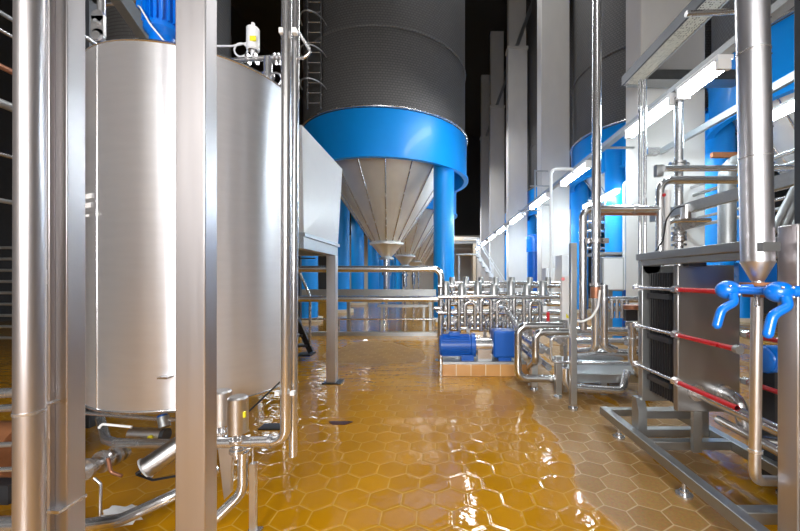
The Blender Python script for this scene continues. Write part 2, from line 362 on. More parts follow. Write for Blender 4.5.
# mezzanine at the far end, white stair below it
t = thing('mezzanine', 'beige mezzanine floor with dark beams at the far end of the aisle', 'platform', (2, 42, 0))
obj('slab', 'cream', B().box((-3, 39, 5.4), (4.1, 46, 5.8)), t)
for k in range(4): obj('beam', 'galv', B().box((-3, 39.2 + 1.8 * k, 5.1), (4.1, 39.45 + 1.8 * k, 5.4)), t)
for x in (-2.8, 1.2, 3.9): obj('post', 'cream', B().box((x - .15, 39.0, 0), (x + .15, 39.3, 5.1)), t)
t = thing('stair', 'white steel stair with handrails climbing beside the far pillars', 'stair', (2.9, 20.6, 0))
pa, pb = P(478, 238, 20.6), P(508, 285, 20.6)
for dy in (0, .8):
    d = V((0, dy, 0))
    obj('stringer', 'whitepanel', B().beam(pa + d + V((0, 0, -.9)), pb + d + V((0, 0, -.9)), .04, .12), t)
    obj('handrail', 'whitepanel', B().tube([pa + d + V((-.8, 0, 0)), pa + d, pb + d], .022, bend=.1).tube([pa.lerp(pb, .5) + d, pa.lerp(pb, .5) + d - V((0, 0, .9))], .025).tube([pa + d, pa + d - V((0, 0, .9))], .025).tube([pb + d, V((pb.x, pb.y + dy, 0))], .025), t)
for k in range(9):
    q = pa.lerp(pb, (k + .5) / 9) + V((0, 0, -.9))
    obj('step', 'galv', B().box(q + V((-.12, 0, -.02)), q + V((.12, .8, .02))), t)
obj('landing', 'galv', B().box(pa + V((-1.2, 0, -.95)), pa + V((0, .8, -.88))), t)
obj('support_post', 'galv', B().box((pa.x - 1.1, 20.95, 0), (pa.x - 1.0, 21.05, pa.z - .95)), t)

# ------------------------------------------------------------------ lamps and trays
def lamp(label, x, yc, z, L, group):
    t = thing('tube_lamp', label, 'lamp', (x, yc, z), group)
    obj('housing', 'whitepanel', B().box((x - .09, yc - L / 2 - .05, z), (x + .09, yc + L / 2 + .05, z + .05)), t)
    obj('end_cap', 'whiteplastic', B().box((x - .085, yc - L / 2 - .05, z - .11), (x + .065, yc - L / 2, z)), t)
    obj('end_cap', 'whiteplastic', B().box((x - .085, yc + L / 2, z - .11), (x + .065, yc + L / 2 + .05, z)), t)
    obj('diffuser', 'lamp', B().prism([(x + .085 * math.cos(PI + PI * k / 8), yc - L / 2, z + .11 * math.sin(PI + PI * k / 8)) for k in range(9)], (0, L, 0)), t)
    return t
ly = [(4.42, .62), (5.5, 1.1), (8.5, 1.5), (11.5, 1.8), (14.8, 2.0), (18.2, 2.0), (21.4, 2.0), (25, 2.0), (29, 2.0)]
nm = ['short lit tube lamp nearest the camera, just left of the aluminium clad duct', 'glaring tube lamp in front of the broad near pillar', 'tube lamp just left of the tall vertical steel pipe',
      'tube lamp before the second pillar, fourth along the tray', 'fifth tube lamp along the tray, before the third pillar', 'sixth tube lamp along the tray, small and far', 'seventh tube lamp along the tray, far away',
      'eighth tube lamp along the tray, a far speck of light', 'farthest tube lamp of the row along the tray']
for (y, L), l in zip(ly, nm): lamp(l, 3.2, y, 3.84, L, 'tube lamps on the aisle tray')
ly2 = [(5.75, .9, 'tube lamp at right edge, between the duct and the dark post'), (12.2, 2.4, 'tube lamp in front of the right blue silo column, behind the steel pipes'), (18.2, 2, 'far tube lamp of the back row, right of the second pillar')]
for y, L, l in ly2: lamp(l, 5.4, y, 4.05, L, 'tube lamps of the back row')
t = thing('lamp_tray', 'long grey lamp tray running down the aisle above the white tube lamps', 'cable tray', (3.2, 3, 3.89))
obj('tray', 'galv', B().box((3.14, 2.6, 3.89), (3.26, 31, 3.97)), t)
for y in (7.3, 14.1, 20.6, 27.6): obj('bracket', 'galv', B().box((3.1, y, 4.0), (3.95, y + .06, 4.03)), t)
t = thing('cable_tray', 'perforated cable tray overhead at top right with dark side rail', 'cable tray', (3.4, 3, 4.83))
obj('base', 'perforated', B().box((3.3, -2, 4.83), (3.56, 6.47, 4.85)), t)
obj('side_rail', 'darksteel', B().box((3.27, -2, 4.82), (3.30, 6.5, 4.98)), t); obj('side_rail', 'galv', B().box((3.56, -2, 4.82), (3.59, 6.5, 4.98)), t)
obj('end_plate', 'galv', B().box((3.3, 6.47, 4.82), (3.56, 6.5, 4.98)), t)
tag(obj('steel_beam', 'framesteel', B().box((3.6, 6.65, 5.02), (5.6, 6.95, 5.2))), 'dark steel cross beam behind the overhead tray, against the broad pillar', 'beam')
tag(obj('arm_pipe', 'steel', B().cyl(P(686, 14, 4.4), P(760, 10, 4.4), .035)), 'short round steel arm under the overhead tray at top right', 'pipe')

# ------------------------------------------------------------------ big tank
TX, TY, TR, Z0, Z1 = -1.857, 2.89, .69, .59, 2.83
t = thing('storage_tank', 'large brushed stainless steel tank behind the two square columns at left', 'tank', (TX, TY, 0))
obj('shell', 'tanksteel', B().lathe([(TR, Z0), (TR, Z1)], (TX, TY, 0), seg=96), t)
obj('lid', 'steel', B().lathe([(TR, Z1), (TR + .006, Z1 + .006), (TR - .02, Z1 + .03), (0, Z1 + .06)], (TX, TY, 0), seg=96), t)
obj('base', 'steel', B().lathe([(TR, Z0), (TR - .012, Z0 - .02), (.12, Z0 - .06), (0, Z0 - .06)], (TX, TY, 0), seg=96), t)
obj('bottom_seam', 'polished', B().ring((TX, TY, Z0), (0, 0, 1), TR, .008, 96), t)
def onshell(px):
    s_ = (px - VX) / F; A = 1 + s_ * s_; Bq = -2 * (s_ * TX + TY); Cq = TX * TX + TY * TY - TR * TR; y = (-Bq - math.sqrt(Bq * Bq - 4 * A * Cq)) / (2 * A); return V((s_ * y, y, 0))
q = onshell(97); obj('seam', 'polished', B().cyl((q.x, q.y, Z0), (q.x, q.y, Z1), .003, seg=6), t)
for py, w, h in ((197, 7, 5), (206, 6, 5), (216, 14, 2.5)):
    a = onshell(86); c = onshell(86 + w); n = V((a.x - TX, a.y - TY, 0)).normalized() * .004; z = gz(py, a.y); hh = h / F * a.y / 2
    obj('nameplate', 'whiteplastic', B().faces([a + n + V((0, 0, z - hh)), c + n + V((0, 0, z - hh)), c + n + V((0, 0, z + hh)), a + n + V((0, 0, z + hh))], [(0, 1, 2, 3)]), t, label='small white label plate on the tank shell')
q = onshell(168); obj('stub', 'steel', B().box((q.x - .03, q.y - .05, gz(376, q.y) - .006), (q.x + .03, q.y + .02, gz(376, q.y) + .006)), t)
for a, e in ((.5, .6), (2.2, .55), (5.1, .55)):
    x, y = TX + e * math.cos(a), TY + e * math.sin(a); obj('leg', 'steel', B().cyl((x, y, 0), (x, y, Z0 - .015), .04), t)
obj('outlet', 'steel', B().cyl((TX, TY, .3), (TX, TY, Z0 - .05), .05), t)
# lifting lug with hanging rod
t = thing('lifting_lug', 'small steel lug plate with bolt at the top left rim of the tank', 'bracket', P(97, 38, 2.3))
q = P(97, 25, 2.3); obj('plate', 'steel', B().box(q + V((-.04, 0, -.06)), q + V((.04, .02, .06))).cyl(q + V((0, 0, -.06)), q + V((0, .02, -.06)), .04).cyl(q + V((0, 0, .06)), q + V((0, .02, .06)), .04), t)
obj('bolt', 'galv', B().cyl(q + V((0, -.015, .02)), q + V((0, .03, .02)), .012), t); obj('boss', 'polished', B().cyl(q + V((0, -.012, -.07)), q + V((0, .03, -.07)), .028), t)
obj('rod', 'steel', B().cyl(q + V((0, .03, 0)), q + V((0, .03, 1.2)), .022), t)
# agitator motor
mx_, my_ = gx(163, 2.75), 2.75
t = thing('agitator_motor', 'bright blue upright motor on top of the stainless tank', 'motor', (mx_, my_, Z1 + .05))
obj('gearbox', 'bluevalve', B().lathe([(.14, 2.87), (.14, 2.94), (.09, 2.98), (.085, 3.2), (.12, 3.24), (.12, 3.27), (0, 3.27)], (mx_, my_, 0), seg=24), t)
b_ = B().lathe([(.10, 3.27), (.10, 3.75), (.08, 3.8), (0, 3.8)], (mx_, my_, 0), seg=24)
for k in range(20):
    a = 2 * PI * k / 20; b_.beam((mx_ + .112 * math.cos(a), my_ + .112 * math.sin(a), 3.29), (mx_ + .112 * math.cos(a), my_ + .112 * math.sin(a), 3.72), .03, .006, up=(-math.sin(a), math.cos(a), 0))
obj('motor_housing', 'bluevalve', b_, t)
obj('terminal_box', 'bluevalve', B().box((mx_ - .16, my_ - .06, 3.4), (mx_ - .09, my_ + .06, 3.56)), t, bevel=.01)
obj('cable', 'whiteplastic', B().tube([(mx_ - .13, my_ - .07, 3.4), (mx_ - .05, my_ - .15, 3.33), (mx_ + .03, my_ - .16, 3.2), (mx_ + .1, my_ - .1, 3.1)], .006, bend=.05, seg=6), t)
# lid valve
Yv = 3.05; q = P(268, 58, Yv)
t = thing('lid_valve', 'small valve with steel actuator and yellow label on the tank lid pipe', 'valve', (q.x, Yv, Z1 + .04))
obj('nozzle', 'steel', B().cyl((q.x, Yv, Z1 + .03), (q.x, Yv, q.z), .035).cyl((q.x, Yv, Z1 + .1), (q.x, Yv, Z1 + .13), .06).cyl((q.x, Yv, 3.08), (q.x, Yv, 3.1), .055), t)
obj('pipe', 'polished', B().tube([P(215, 62, Yv), P(225, 61, Yv), P(298, 56, Yv)], .02), t)
for px in (248, 256, 275, 279, 283): obj('clamp', 'steel', B().cyl(P(px - .8, 59, Yv), P(px + .8, 59, Yv), .045), t)
a = P(253, 58, Yv); ac = obj('actuator', 'whiteplastic', B().cyl(a, a + V((0, 0, .07)), .018).lathe([(.04, .06), (.052, .07), (.052, .24), (.045, .25), (0, .25)], a, seg=20).cyl(a + V((0, 0, .25)), a + V((0, 0, .29)), .015), t)
obj('label', 'yellow', B().box(a + V((.0, -.055, .11)), a + V((.05, -.045, .15))), ac, label='yellow sticker')
obj('cable', 'whiteplastic', B().tube([P(217, 46, Yv), P(232, 46, Yv), P(247, 43, Yv)], .008, seg=6).ring(P(241, 50, Yv), (0, 1, 0), .055, .008, seg=6), t)
obj('wheel', 'steel', B().ring(P(276, 79, Yv - .1), (0, 1, .2), .045, .008), t)

# ------------------------------------------------------------------ square columns and pipes at the left
def column(label, x0, x1, y0, y1, z1):
    t = thing('steel_column', label, 'column', ((x0 + x1) / 2, (y0 + y1) / 2, 0), 'square steel columns in front of the tank')
    obj('post', 'column_steel', B().box((x0, y0, .015), (x1, y1, z1)), t, bevel=.004)
    obj('base_plate', 'steel', B().box((x0 - .05, y0 - .05, 0), (x1 + .05, y1 + .05, .015)), t); return t
column('square stainless column right in front of the tank, the nearest one', gx(175, 1.35), gx(205, 1.35), 1.35, 1.425, 6)
tc_ = column('stainless column along the left edge of the tank, beside the round pipe', gx(42, 1.6), gx(67, 1.6), 1.6, 1.685, 6)
obj('flange', 'column_steel', B().box((gx(41, 1.6), 1.575, .015), (gx(55.5, 1.6), 1.6, 6)), tc_, bevel=.003)
obj('collar', 'steel', B().box((gx(40, 1.6), 1.565, gz(509, 1.6)), (gx(67.5, 1.6), 1.69, gz(506, 1.6))), tc_)
t = thing('standpipe', 'thick vertical stainless pipe at the left edge beside the column', 'pipe', (gx(29, 1.3), 1.3, 0))
obj('pipe', 'column_steel', B().cyl((gx(29, 1.3), 1.3, 0), P(32, -900, 1.3), .041, seg=28), t)
obj('joint', 'steel', B().cyl(P(29.5, 413, 1.3), P(29.5, 410, 1.3), .0435, seg=28), t)
obj('bracket', 'steel', B().tube([P(33, 407, 1.32), P(58, 401, 1.58)], .008).box(P(33, 411, 1.3) + V((0, -.01, 0)), P(39, 403, 1.34)), t)
tag(obj('conduit', 'steel', B().cyl((gx(40, 1.5), 1.5, 0), P(43, -900, 1.5), .019)), 'thin vertical tube squeezed between the thick pipe and the left column', 'pipe')

Yp = 2.0
t = thing('elbow_pipe', 'vertical polished pipe that bends left into the valve below the tank', 'pipe', (gx(287, Yp), Yp, .4))
obj('pipe', 'polished', B().tube([P(288, -500, Yp), P(285.5, 441, Yp), P(212, 443, Yp)], .028, bend=.07), t)
obj('clamp', 'steel', B().cyl(P(269, 441, Yp), P(272, 441, Yp), .036), t); obj('clamp', 'steel', B().cyl(P(252, 442, Yp), P(253.5, 442, Yp), .03), t)
obj('tag', 'whiteplastic', B().box(P(277, 390, Yp) - V((0, .03, 0)), P(281, 394, Yp)), t); obj('tag', 'whiteplastic', B().box(P(281, 31, Yp) - V((0, .03, 0)), P(285, 36, Yp)), t)
t = thing('open_pipe', 'vertical polished pipe with open lower end beside the bent pipe', 'pipe', (gx(295, Yp), Yp, .43))
obj('pipe', 'polished', B().cyl(P(293, 456, Yp + .06), P(298, -500, Yp + .06), .023), t)
obj('tag', 'whiteplastic', B().box(P(292, 390, Yp) - V((0, .03, 0)), P(296, 394, Yp)), t); obj('tag', 'whiteplastic', B().box(P(294, 31, Yp) - V((0, .03, 0)), P(298, 36, Yp)), t)
tag(obj('bracket_hook', 'steel', B().tube([P(299, 33, 2.02), P(311, 52, 2.02), P(304, 58, 2.02), P(297, 58, 2.05)], .008, bend=.02)), 'thin bent rod hooked on the two vertical pipes, top', 'hook')
# valve cluster at the foot
def act(px, y0, y1, Y, r, label, yel):
    p0 = P(px, y1, Y); z0, z1 = p0.z, gz(y0, Y)
    t = thing('actuated_valve', label, 'valve', (p0.x, Y, z0 - .12), 'actuated valves below the tank')
    a = obj('actuator', 'brushed', B().lathe([(0, 0), (r, 0), (r, z1 - z0 - .01), (r - .01, z1 - z0), (0, z1 - z0)], p0, seg=28), t)
    if yel: obj('label', 'yellow', B().cyl(p0 + V((r * .93, -r * .45, .09)), p0 + V((r * .93, -r * .45, .12)), .008), a, label='yellow sticker')
    obj('yoke', 'steel', B().cyl(p0 + V((-.02, -.01, -.06)), p0 + V((-.02, -.01, 0)), .006).cyl(p0 + V((.02, -.01, -.06)), p0 + V((.02, -.01, 0)), .006).cyl(p0 + V((0, .0, -.06)), p0, .01), t)
    obj('body', 'polished', B().sph(p0 + V((0, 0, -.085)), .034).cyl(p0 + V((0, 0, -.14)), p0 + V((0, 0, -.05)), .025), t)
    for d in (-.045, -.1): obj('clamp', 'steel', B().cyl(p0 + V((0, 0, d - .008)), p0 + V((0, 0, d + .008)), .044), t)
    return t
act(238, 396, 432, 2.0, .052, 'cylindrical steel valve actuator with yellow dot where the bent pipe ends', True)
act(222, 390, 424, 2.12, .052, 'cylindrical steel actuator just behind the yellow dotted one, beside the square column', False)
tag(obj('drain_pipe', 'polished', B().tube([P(243, 452, 2.0), P(243, 492, 2.0), P(214, 520, 1.95), P(120, 560, 1.8)], .028, bend=.1)), 'curved polished drain pipe running down left below the valves', 'pipe')
tag(obj('support_bracket', 'brushed', B().prism([P(217, 440, 2.08), P(232, 440, 2.08), P(230, 494, 2.08), P(224, 500, 2.08)], (0, .03, 0))), 'tapered steel bracket plate under the valve cluster', 'bracket')
t = thing('support_stand', 'slim square steel stand under the bent pipe, with threaded top', 'stand', (gx(253, 2), 2.0, 0))
obj('post', 'brushed', B().box((gx(250.5, 2), 1.985, .01), (gx(256, 2), 2.015, gz(463, 2))), t); obj('stud', 'steel', B().cyl(P(253, 463, 2), P(253, 446, 2), .006), t)
obj('foot', 'steel', B().box((gx(247, 2), 1.96, 0), (gx(260, 2), 2.04, .012)), t)
tag(obj('black_cable', 'black', B().tube([P(215, 445, 2.1), P(245, 415, 2.2), P(280, 382, 2.4)], .006, bend=.3, seg=6)), 'black cable slanting up under the tank edge to the vertical pipe', 'cable')

# below the tank
tag(obj('header_pipe', 'steel', B().tube([P(100, 418, 2.9), P(106, 440, 2.5), P(116, 443, 2.4), P(185, 444, 2.35)], .03, bend=.12)), 'horizontal steel pipe under the tank, bent at its left end', 'pipe')
t = thing('canister', 'large steel cylinder with round end face slanting below the tank', 'canister', P(146, 478, 2.2))
a, c = P(146, 468, 2.15), P(205, 428, 2.3); d = (c - a).normalized()
obj('barrel', 'brushed', B().cyl(a, c, .058, seg=28), t); obj('end_face', 'whitepanel', B().cyl(a - d * .006, a, .066, seg=28).cyl(a - d * .02, a, .012), t)
obj('plug', 'black', B().cyl(a - d * .05, a - d * .01, .012), t)
obj('cable', 'black', B().tube([a - d * .05, P(153, 480, 2.1), P(165, 478, 2.1), P(182, 475, 2.1)], .007, seg=6), t)
t = thing('actuator_cylinder', 'short steel actuator with round yellow sticker above the horizontal pipe', 'canister', P(135, 436, 2.6))
obj('barrel', 'brushed', B().cyl(P(131, 434, 2.6), P(163, 435, 2.6), .045, seg=24), t); obj('cap', 'darksteel', B().cyl(P(163, 435, 2.6), P(167, 435, 2.6), .047), t)
obj('label', 'yellow', B().cyl(P(151, 437.5, 2.55) - V((0, .012, 0)), P(151, 437.5, 2.55), .018), t, label='round yellow sticker')
tag(obj('thin_pipe', 'polished', B().tube([P(84, 413, 2.55), P(160, 419, 2.5), P(182, 420, 2.5)], .014)), 'thin straight pipe close under the tank bottom', 'pipe')
t = thing('level_sensor', 'small round sensor housing hanging under the tank rim by the near column', 'sensor', P(165, 428, 2.5))
obj('housing', 'galv', B().cyl(P(163, 417, 2.5), P(165, 427, 2.48), .035), t); obj('cap', 'motorblue', B().cyl(P(162, 414, 2.5), P(163, 417, 2.5), .03), t)
t = thing('union_valve', 'stack of clamped steel pipe unions low beside the left column', 'valve', P(90, 475, 2.2))
a, c = P(82, 471, 2.2), P(127, 450, 2.5); d = (c - a)
obj('pipe', 'polished', B().cyl(a - d * .25, c, .022), t)
for k, r_ in ((.08, .062), (.2, .05), (.42, .068), (.54, .05), (.7, .06), (.88, .055)): obj('clamp', 'steel', B().cyl(a + d * (k - .035), a + d * (k + .035), r_, seg=20), t)
tag(obj('hose', 'whiteplastic', B().tube([P(99, 428, 2.4), P(102, 424, 2.4), P(112, 425, 2.4), P(132, 427, 2.4)], .008, bend=.03, seg=8)), 'thin grey hose looping above the clamped unions', 'hose')
tag(obj('bent_rod', 'steel', B().tube([P(94, 478, 2.1), P(101, 484, 2.1), P(100, 520, 2.1)], .008, bend=.03)), 'thin bent steel rod standing beside the left column foot', 'rod')
tag(obj('small_elbow', 'copper', B().tube([P(108, 458, 2.3), P(111, 472, 2.3), P(122, 476, 2.3)], .01, bend=.03)), 'small copper elbow tube below the clamped unions', 'pipe')
tag(obj('floor_pipe', 'polished', B().tube([P(40, 531, 1.9), P(120, 520, 1.9), P(182, 492, 1.95), P(215, 470, 2.2)], .03, bend=.2)), 'shiny pipe low on the floor rising right toward the near column', 'pipe')
tag(obj('cover_sheet', 'whiteplastic', crumple(P(122, 515, 2.0), .085)), 'crumpled pale cover lying low under the tank between the pipes', 'cover')
# far left pipes
for i, (py, Y, r_, l) in enumerate(((393, 2.1, .028, 'upper of the level pipes at the far left beside the thick pipe'), (408, 2.2, .022, 'second level pipe at the far left edge'), (445, 2.0, .014, 'thin level pipe low at the far left edge'), (470, 1.9, .012, 'wire thin tube at the bottom left edge'), (525, 1.9, .04, 'thick pipe on the floor at the bottom left corner'))):
    tag(obj('level_pipe', 'steel', B().cyl((-3.6, Y, gz(py + 10, Y)), (gx(40, Y), Y, gz(py - 2, Y)), r_)), l, 'pipe')
t = thing('pump_casing', 'dark red pump housing low in the shadows at the far left', 'pump', (gx(8, 2.4), 2.4, 0))
obj('casing', 'rust', B().cyl((-3.0, 2.4, .28), (-2.7, 2.4, .28), .17), t); obj('motor', 'black', B().cyl((-3.5, 2.4, .3), (-3.0, 2.4, .3), .14), t); obj('base', 'darksteel', B().box((-3.5, 2.25, 0), (-2.65, 2.55, .12)), t)
for i, (z, dx, r_) in enumerate(((3.45, -3.0, .02), (3.25, -3.05, .014), (3.1, -3.0, .012), (2.9, -3.1, .02), (2.62, -3.05, .03), (2.25, -3.0, .012), (1.95, -3.1, .016))):
    tag(obj('overhead_pipe', ['steel', 'galv', 'steel', 'copper', 'galv', 'steel', 'galv'][i], B().cyl((dx, .8, z), (dx, 9, z), r_)),
        ['topmost steel pipe of the rack at the upper left edge', 'second pipe down in the rack at the upper left', 'third pipe down in the rack at the upper left', 'brownish pipe of the rack at the upper left, fourth down', 'thick grey pipe of the rack at the left edge, fifth down', 'thin pipe of the rack at the left edge, sixth down', 'lowest pipe of the rack at the left edge'][i], 'pipe', 'pipes of the left rack')
t = thing('pipe_rack', 'dark steel rack frame carrying pipes behind the thick left pipe', 'rack', (-3.2, 4, 0))
for y in (3.4, 6.0, 8.6):
    obj('post', 'darksteel', B().box((-3.35, y, 0), (-3.25, y + .1, 4)), t)
    for z in (1.88, 2.19, 2.55, 2.84, 3.05, 3.2, 3.39): obj('arm', 'darksteel', B().box((-3.3, y, z - .03), (-2.9, y + .06, z)), t)
t = thing('rod_rack', 'rack of thin steel tubes stored level in the dark at far left', 'rack', (-5.5, 5.2, 0))
for x in (-6.6, -4.6): obj('post', 'darksteel', B().box((x - .04, 5.2, 0), (x + .04, 5.28, 2)), t)
for k in range(9): obj('tube', 'galv', B().cyl((-7.5, 5.18, .55 + .16 * k), (-4.4, 5.18, .55 + .16 * k), .02, seg=8), t)
t = thing('wall_duct', 'dark grey slanted beam crossing above the tank at upper left', 'beam', (-3, 5, 5))
obj('beam', 'galv', B().beam(P(108, -20, 4.2), P(152, 45, 5.4), .12, .22), t); obj('post', 'galv', B().cyl(P(149, 40, 5.2), P(149, -60, 5.2), .035), t)
obj('rail', 'steel', B().cyl(P(92, 6, 5.0), P(175, -3, 5.0), .03), t)
for i, (x, y) in enumerate(((-6.6, 9.0), (-9.4, 14))):
    tag(obj('dark_vessel', 'cladding', B().lathe([(1.3, 0), (1.3, 11), (0, 12)], (x, y, 0), seg=48)), ['dark clad vessel in the shadows above the tank rim', 'dark clad vessel farther back, hidden in the left shadows'][i], 'vessel')

# ------------------------------------------------------------------ white hopper on its platform
X0, X1, Ya, Yb = -2.5, -1.36, 3.7, 4.96
t = thing('hopper', 'white panelled hopper box right of the tank on a steel frame', 'hopper', ((X0 + X1) / 2, (Ya + Yb) / 2, 1.85))
cq = V((X1 + .05, 4.45, 2.30))
vs = [(X0, Ya, 1.86), (X1, Ya, 1.86), (X1, Yb, 1.86), (X0, Yb, 1.86), (X0, Ya, 2.95), (X1 - .02, Ya, 2.95), (X1 + .06, Yb, 2.88), (X0, Yb, 2.88), tuple(cq)]
obj('casing', 'whitepanel', B().faces(vs, [(0, 3, 2, 1), (4, 5, 6, 7), (0, 1, 5, 4), (3, 7, 6, 2), (0, 4, 7, 3), (1, 2, 8), (2, 6, 8), (6, 5, 8), (5, 1, 8)]), t, smooth=1)
obj('flange', 'galv', B().box((X0 - .02, Ya - .02, 1.82), (X1 + .02, Yb + .02, 1.86)), t)
t = thing('hopper_platform', 'steel frame with square leg on black foot plate under the white hopper', 'frame', ((X0 + X1) / 2, (Ya + Yb) / 2, 0))
for x in (X0 + .05, X1 - .05): obj('beam', 'galv', B().box((x - .05, Ya, 1.70), (x + .05, Yb, 1.82)), t)
for y in (Ya + .05, Yb - .05): obj('beam', 'galv', B().box((X0 + .1, y - .05, 1.70), (X1 - .1, y + .05, 1.82)), t)
for x in (X0 + .06, X1 - .06):
    for y in (Ya + .07, Yb - .06):
        if x > -2 and y < 4: continue
        lg = obj('leg', 'brushed', B().box((x - .06, y - .06, .012), (x + .06, y + .06, 1.70)), t); obj('foot_plate', 'black', B().box((x - .11, y - .1, 0), (x + .14, y + .1, .012)), lg)
# stair in the shade under it
t = thing('step_ladder', 'small steel steps with sloping handrail behind the hopper leg', 'ladder', (gx(305, 6), 6, 0))
for dx in (0, .5):
    d = V((-dx, 0, 0))
    obj('stringer', 'black', B().beam(P(296, 318, 6.3) + d, P(311, 352, 6.3) + d, .05, .09), t)
    obj('handrail', 'steel', B().tube([P(290, 250, 6.3) + d, P(310, 296, 6.3) + d, P(310, 351, 6.3) + d], .022, bend=.05), t)
for k in range(3): q = P(296, 318, 6.3).lerp(P(311, 352, 6.3), .2 + .3 * k); obj('step', 'darksteel', B().box(q + V((-.5, -.1, -.015)), q + V((0, .1, .015))), t)
obj('foot', 'black', B().box(P(299, 352, 6.3) + V((0, -.15, -.02)), P(313, 355, 6.3) + V((0, .15, 0))), t)

# ------------------------------------------------------------------ pipe railing across the aisle
Yr = 6.2
t = thing('pipe_railing', 'thick horizontal steel pipe railing across the aisle, bent down at right', 'railing', (-1.5, Yr, 0))
obj('top_rail', 'polished', B().tube([(-4.2, Yr, gz(269, Yr)), P(441, 269, Yr), (gx(441, Yr), Yr, .012)], .055, bend=.13), t)
obj('middle_rail', 'polished', B().cyl((-4.2, Yr, gz(299, Yr)), P(438, 299, Yr), .05), t)
obj('clamp', 'steel', B().cyl(P(441, 311, Yr), P(441, 307, Yr), .085).cyl(P(434, 308, Yr - .05), P(448, 308, Yr - .05), .03), t)
for x in (-4.0,): obj('post', 'steel', B().cyl((x, Yr, 0), (x, Yr, gz(269, Yr)), .05), t)
obj('foot', 'steel', B().cyl((gx(441, Yr), Yr, 0), (gx(441, Yr), Yr, .012), .1), t)
t = thing('guard_rail', 'thin low guard rail on the kerb beyond the pipe railing', 'railing', (-2, 8.86, .09))
obj('rail', 'steel', B().cyl((-5.4, 8.86, .40), (-.04, 8.86, .40), .02), t)
for x in (-5.2, -3.8, -2.4, -.1): obj('post', 'steel', B().cyl((x, 8.86, .09), (x, 8.86, .42), .02), t)
t = thing('walkway', 'low dark walkway deck crossing behind the pipe railing', 'walkway', (-2, 10, 0))
obj('deck', 'darksteel', B().box((-4.6, 9.7, 1.02), (-.05, 10.3, 1.08)), t)
obj('edge', 'galv', B().box((-4.6, 9.66, .93), (-.05, 9.7, 1.10)), t)
for x in (-4.4, -2.4, -.2): obj('leg', 'galv', B().box((x - .04, 9.75, 0), (x + .04, 9.83, 1.02)), t)
t = thing('floor_beam', 'pale steel channel with bright top lying beyond the walkway', 'beam', (-.9, 9.3, 0))
obj('channel', 'galv', B().box((gx(378, 9.3), 9.2, .66), (gx(428, 9.3), 9.4, .72)), t)
for px in (382, 424): obj('leg', 'galv', B().box((gx(px, 9.3) - .03, 9.27, 0), (gx(px, 9.3) + .03, 9.33, .66)), t)

# ------------------------------------------------------------------ pump on tiled plinth
Yq = 5.2
tag(obj('pump_plinth', 'plinthtile', B().box((.06, Yq, 0), (1.30, Yq + .78, .165)), bevel=.008), 'low plinth clad in square tan tiles under the blue pump', 'plinth')
t = thing('pump', 'blue motor driven pump with steel coupling on the tiled plinth', 'pump', (.6, Yq + .22, .165))
zc, yc = .405, Yq + .22
obj('base_plate', 'galv', B().box((.07, Yq + .02, .165), (1.26, Yq + .5, .20)), t)
b_ = B().lathe([(0, .0), (.13, .0), (.15, .02), (.15, .46), (.175, .47), (.175, .53), (0, .53)], (.02, yc, zc), (1, 0, 0), seg=32)
for k in range(24):
    a = 2 * PI * k / 24; q = V((0, .152 * math.cos(a), .152 * math.sin(a))); b_.beam(V((.06, yc, zc)) + q, V((.46, yc, zc)) + q, .006, .024, up=(0, math.cos(a), math.sin(a)))
obj('motor', 'motorblue', b_, t)
obj('motor_foot', 'motorblue', B().box((.34, yc - .12, .20), (.52, yc + .12, .28)), t)
obj('terminal_box', 'motorblue', B().box((.16, yc - .08, zc + .14), (.32, yc + .06, zc + .2)), t, bevel=.01)
obj('coupling', 'polished', B().cyl((.55, yc, zc), (.82, yc, zc), .11), t)
obj('coupling_guard', 'polished', B().box((.58, yc - .11, .20), (.78, yc + .11, .36)), t)
obj('gearbox', 'motorblue', B().box((.80, yc - .18, .25), (1.14, yc + .18, .635)), t, bevel=.03)
obj('gearbox_foot', 'motorblue', B().box((.88, yc - .14, .20), (1.06, yc + .14, .26)), t)

# ------------------------------------------------------------------ valve manifold
def valve(label, x, y, zt, zb, r=.06):
    t = thing('manifold_valve', label, 'valve', (x, y, zb), 'valves of the manifold')
    obj('actuator', 'valve_steel', B().lathe([(0, zt - .26), (r, zt - .26), (r, zt - .02), (r * .8, zt), (0, zt)], (x, y, 0), seg=18), t)
    obj('stem', 'steel', B().cyl((x, y, zt - .36), (x, y, zt - .26), r * .35, seg=10), t)
    obj('body', 'pipe_steel', B().lathe([(0, zb), (r * .7, zb), (r * .7, zb + .03), (r * .95, zb + .05), (r * .95, zt - .42), (r * .6, zt - .36), (0, zt - .36)], (x, y, 0), seg=18), t)
    for z in (zb + .03, zt - .40): obj('clamp', 'steel', B().cyl((x, y, z - .012), (x, y, z + .012), r * 1.15, seg=18), t)
    return t
FR, BR = 5.75, 6.9
ords = ['first', 'second', 'third', 'fourth', 'fifth', 'sixth', 'seventh', 'eighth']
fx = [446, 462, 478, 494, 511, 527, 543]
for i, px in enumerate(fx): valve('steel valve in the front manifold row behind the pump, %s from the railing' % ords[i], gx(px, FR), FR, gz(281 + (i % 2) * 3, FR), gz(311, FR), .062)
bx_ = [452, 466, 481, 496, 512, 530, 548]
for i, px in enumerate(bx_): valve('steel valve in the back manifold row, %s from the silo column' % ords[i], gx(px, BR), BR, gz(277, BR), gz(304, BR), .055)
for i, (py, Y, r_, l) in enumerate(((286, 6.0, .03, 'upper steel header pipe along the front valve row'), (297, 5.6, .03, 'middle steel header pipe along the front valve row'), (312.5, 5.75, .04, 'lower steel header pipe under the front valves'), (283, 7.1, .03, 'upper header pipe of the back valve row'), (304, 6.9, .045, 'lower header pipe of the back valve row'))):
    tag(obj('header_pipe', 'pipe_steel', B().cyl(P(438, py, Y), P(560, py, Y), r_)), l, 'pipe')
t = thing('manifold_rack', 'square tube frame with legs that carries the valve manifold', 'frame', (1, 6, 0))
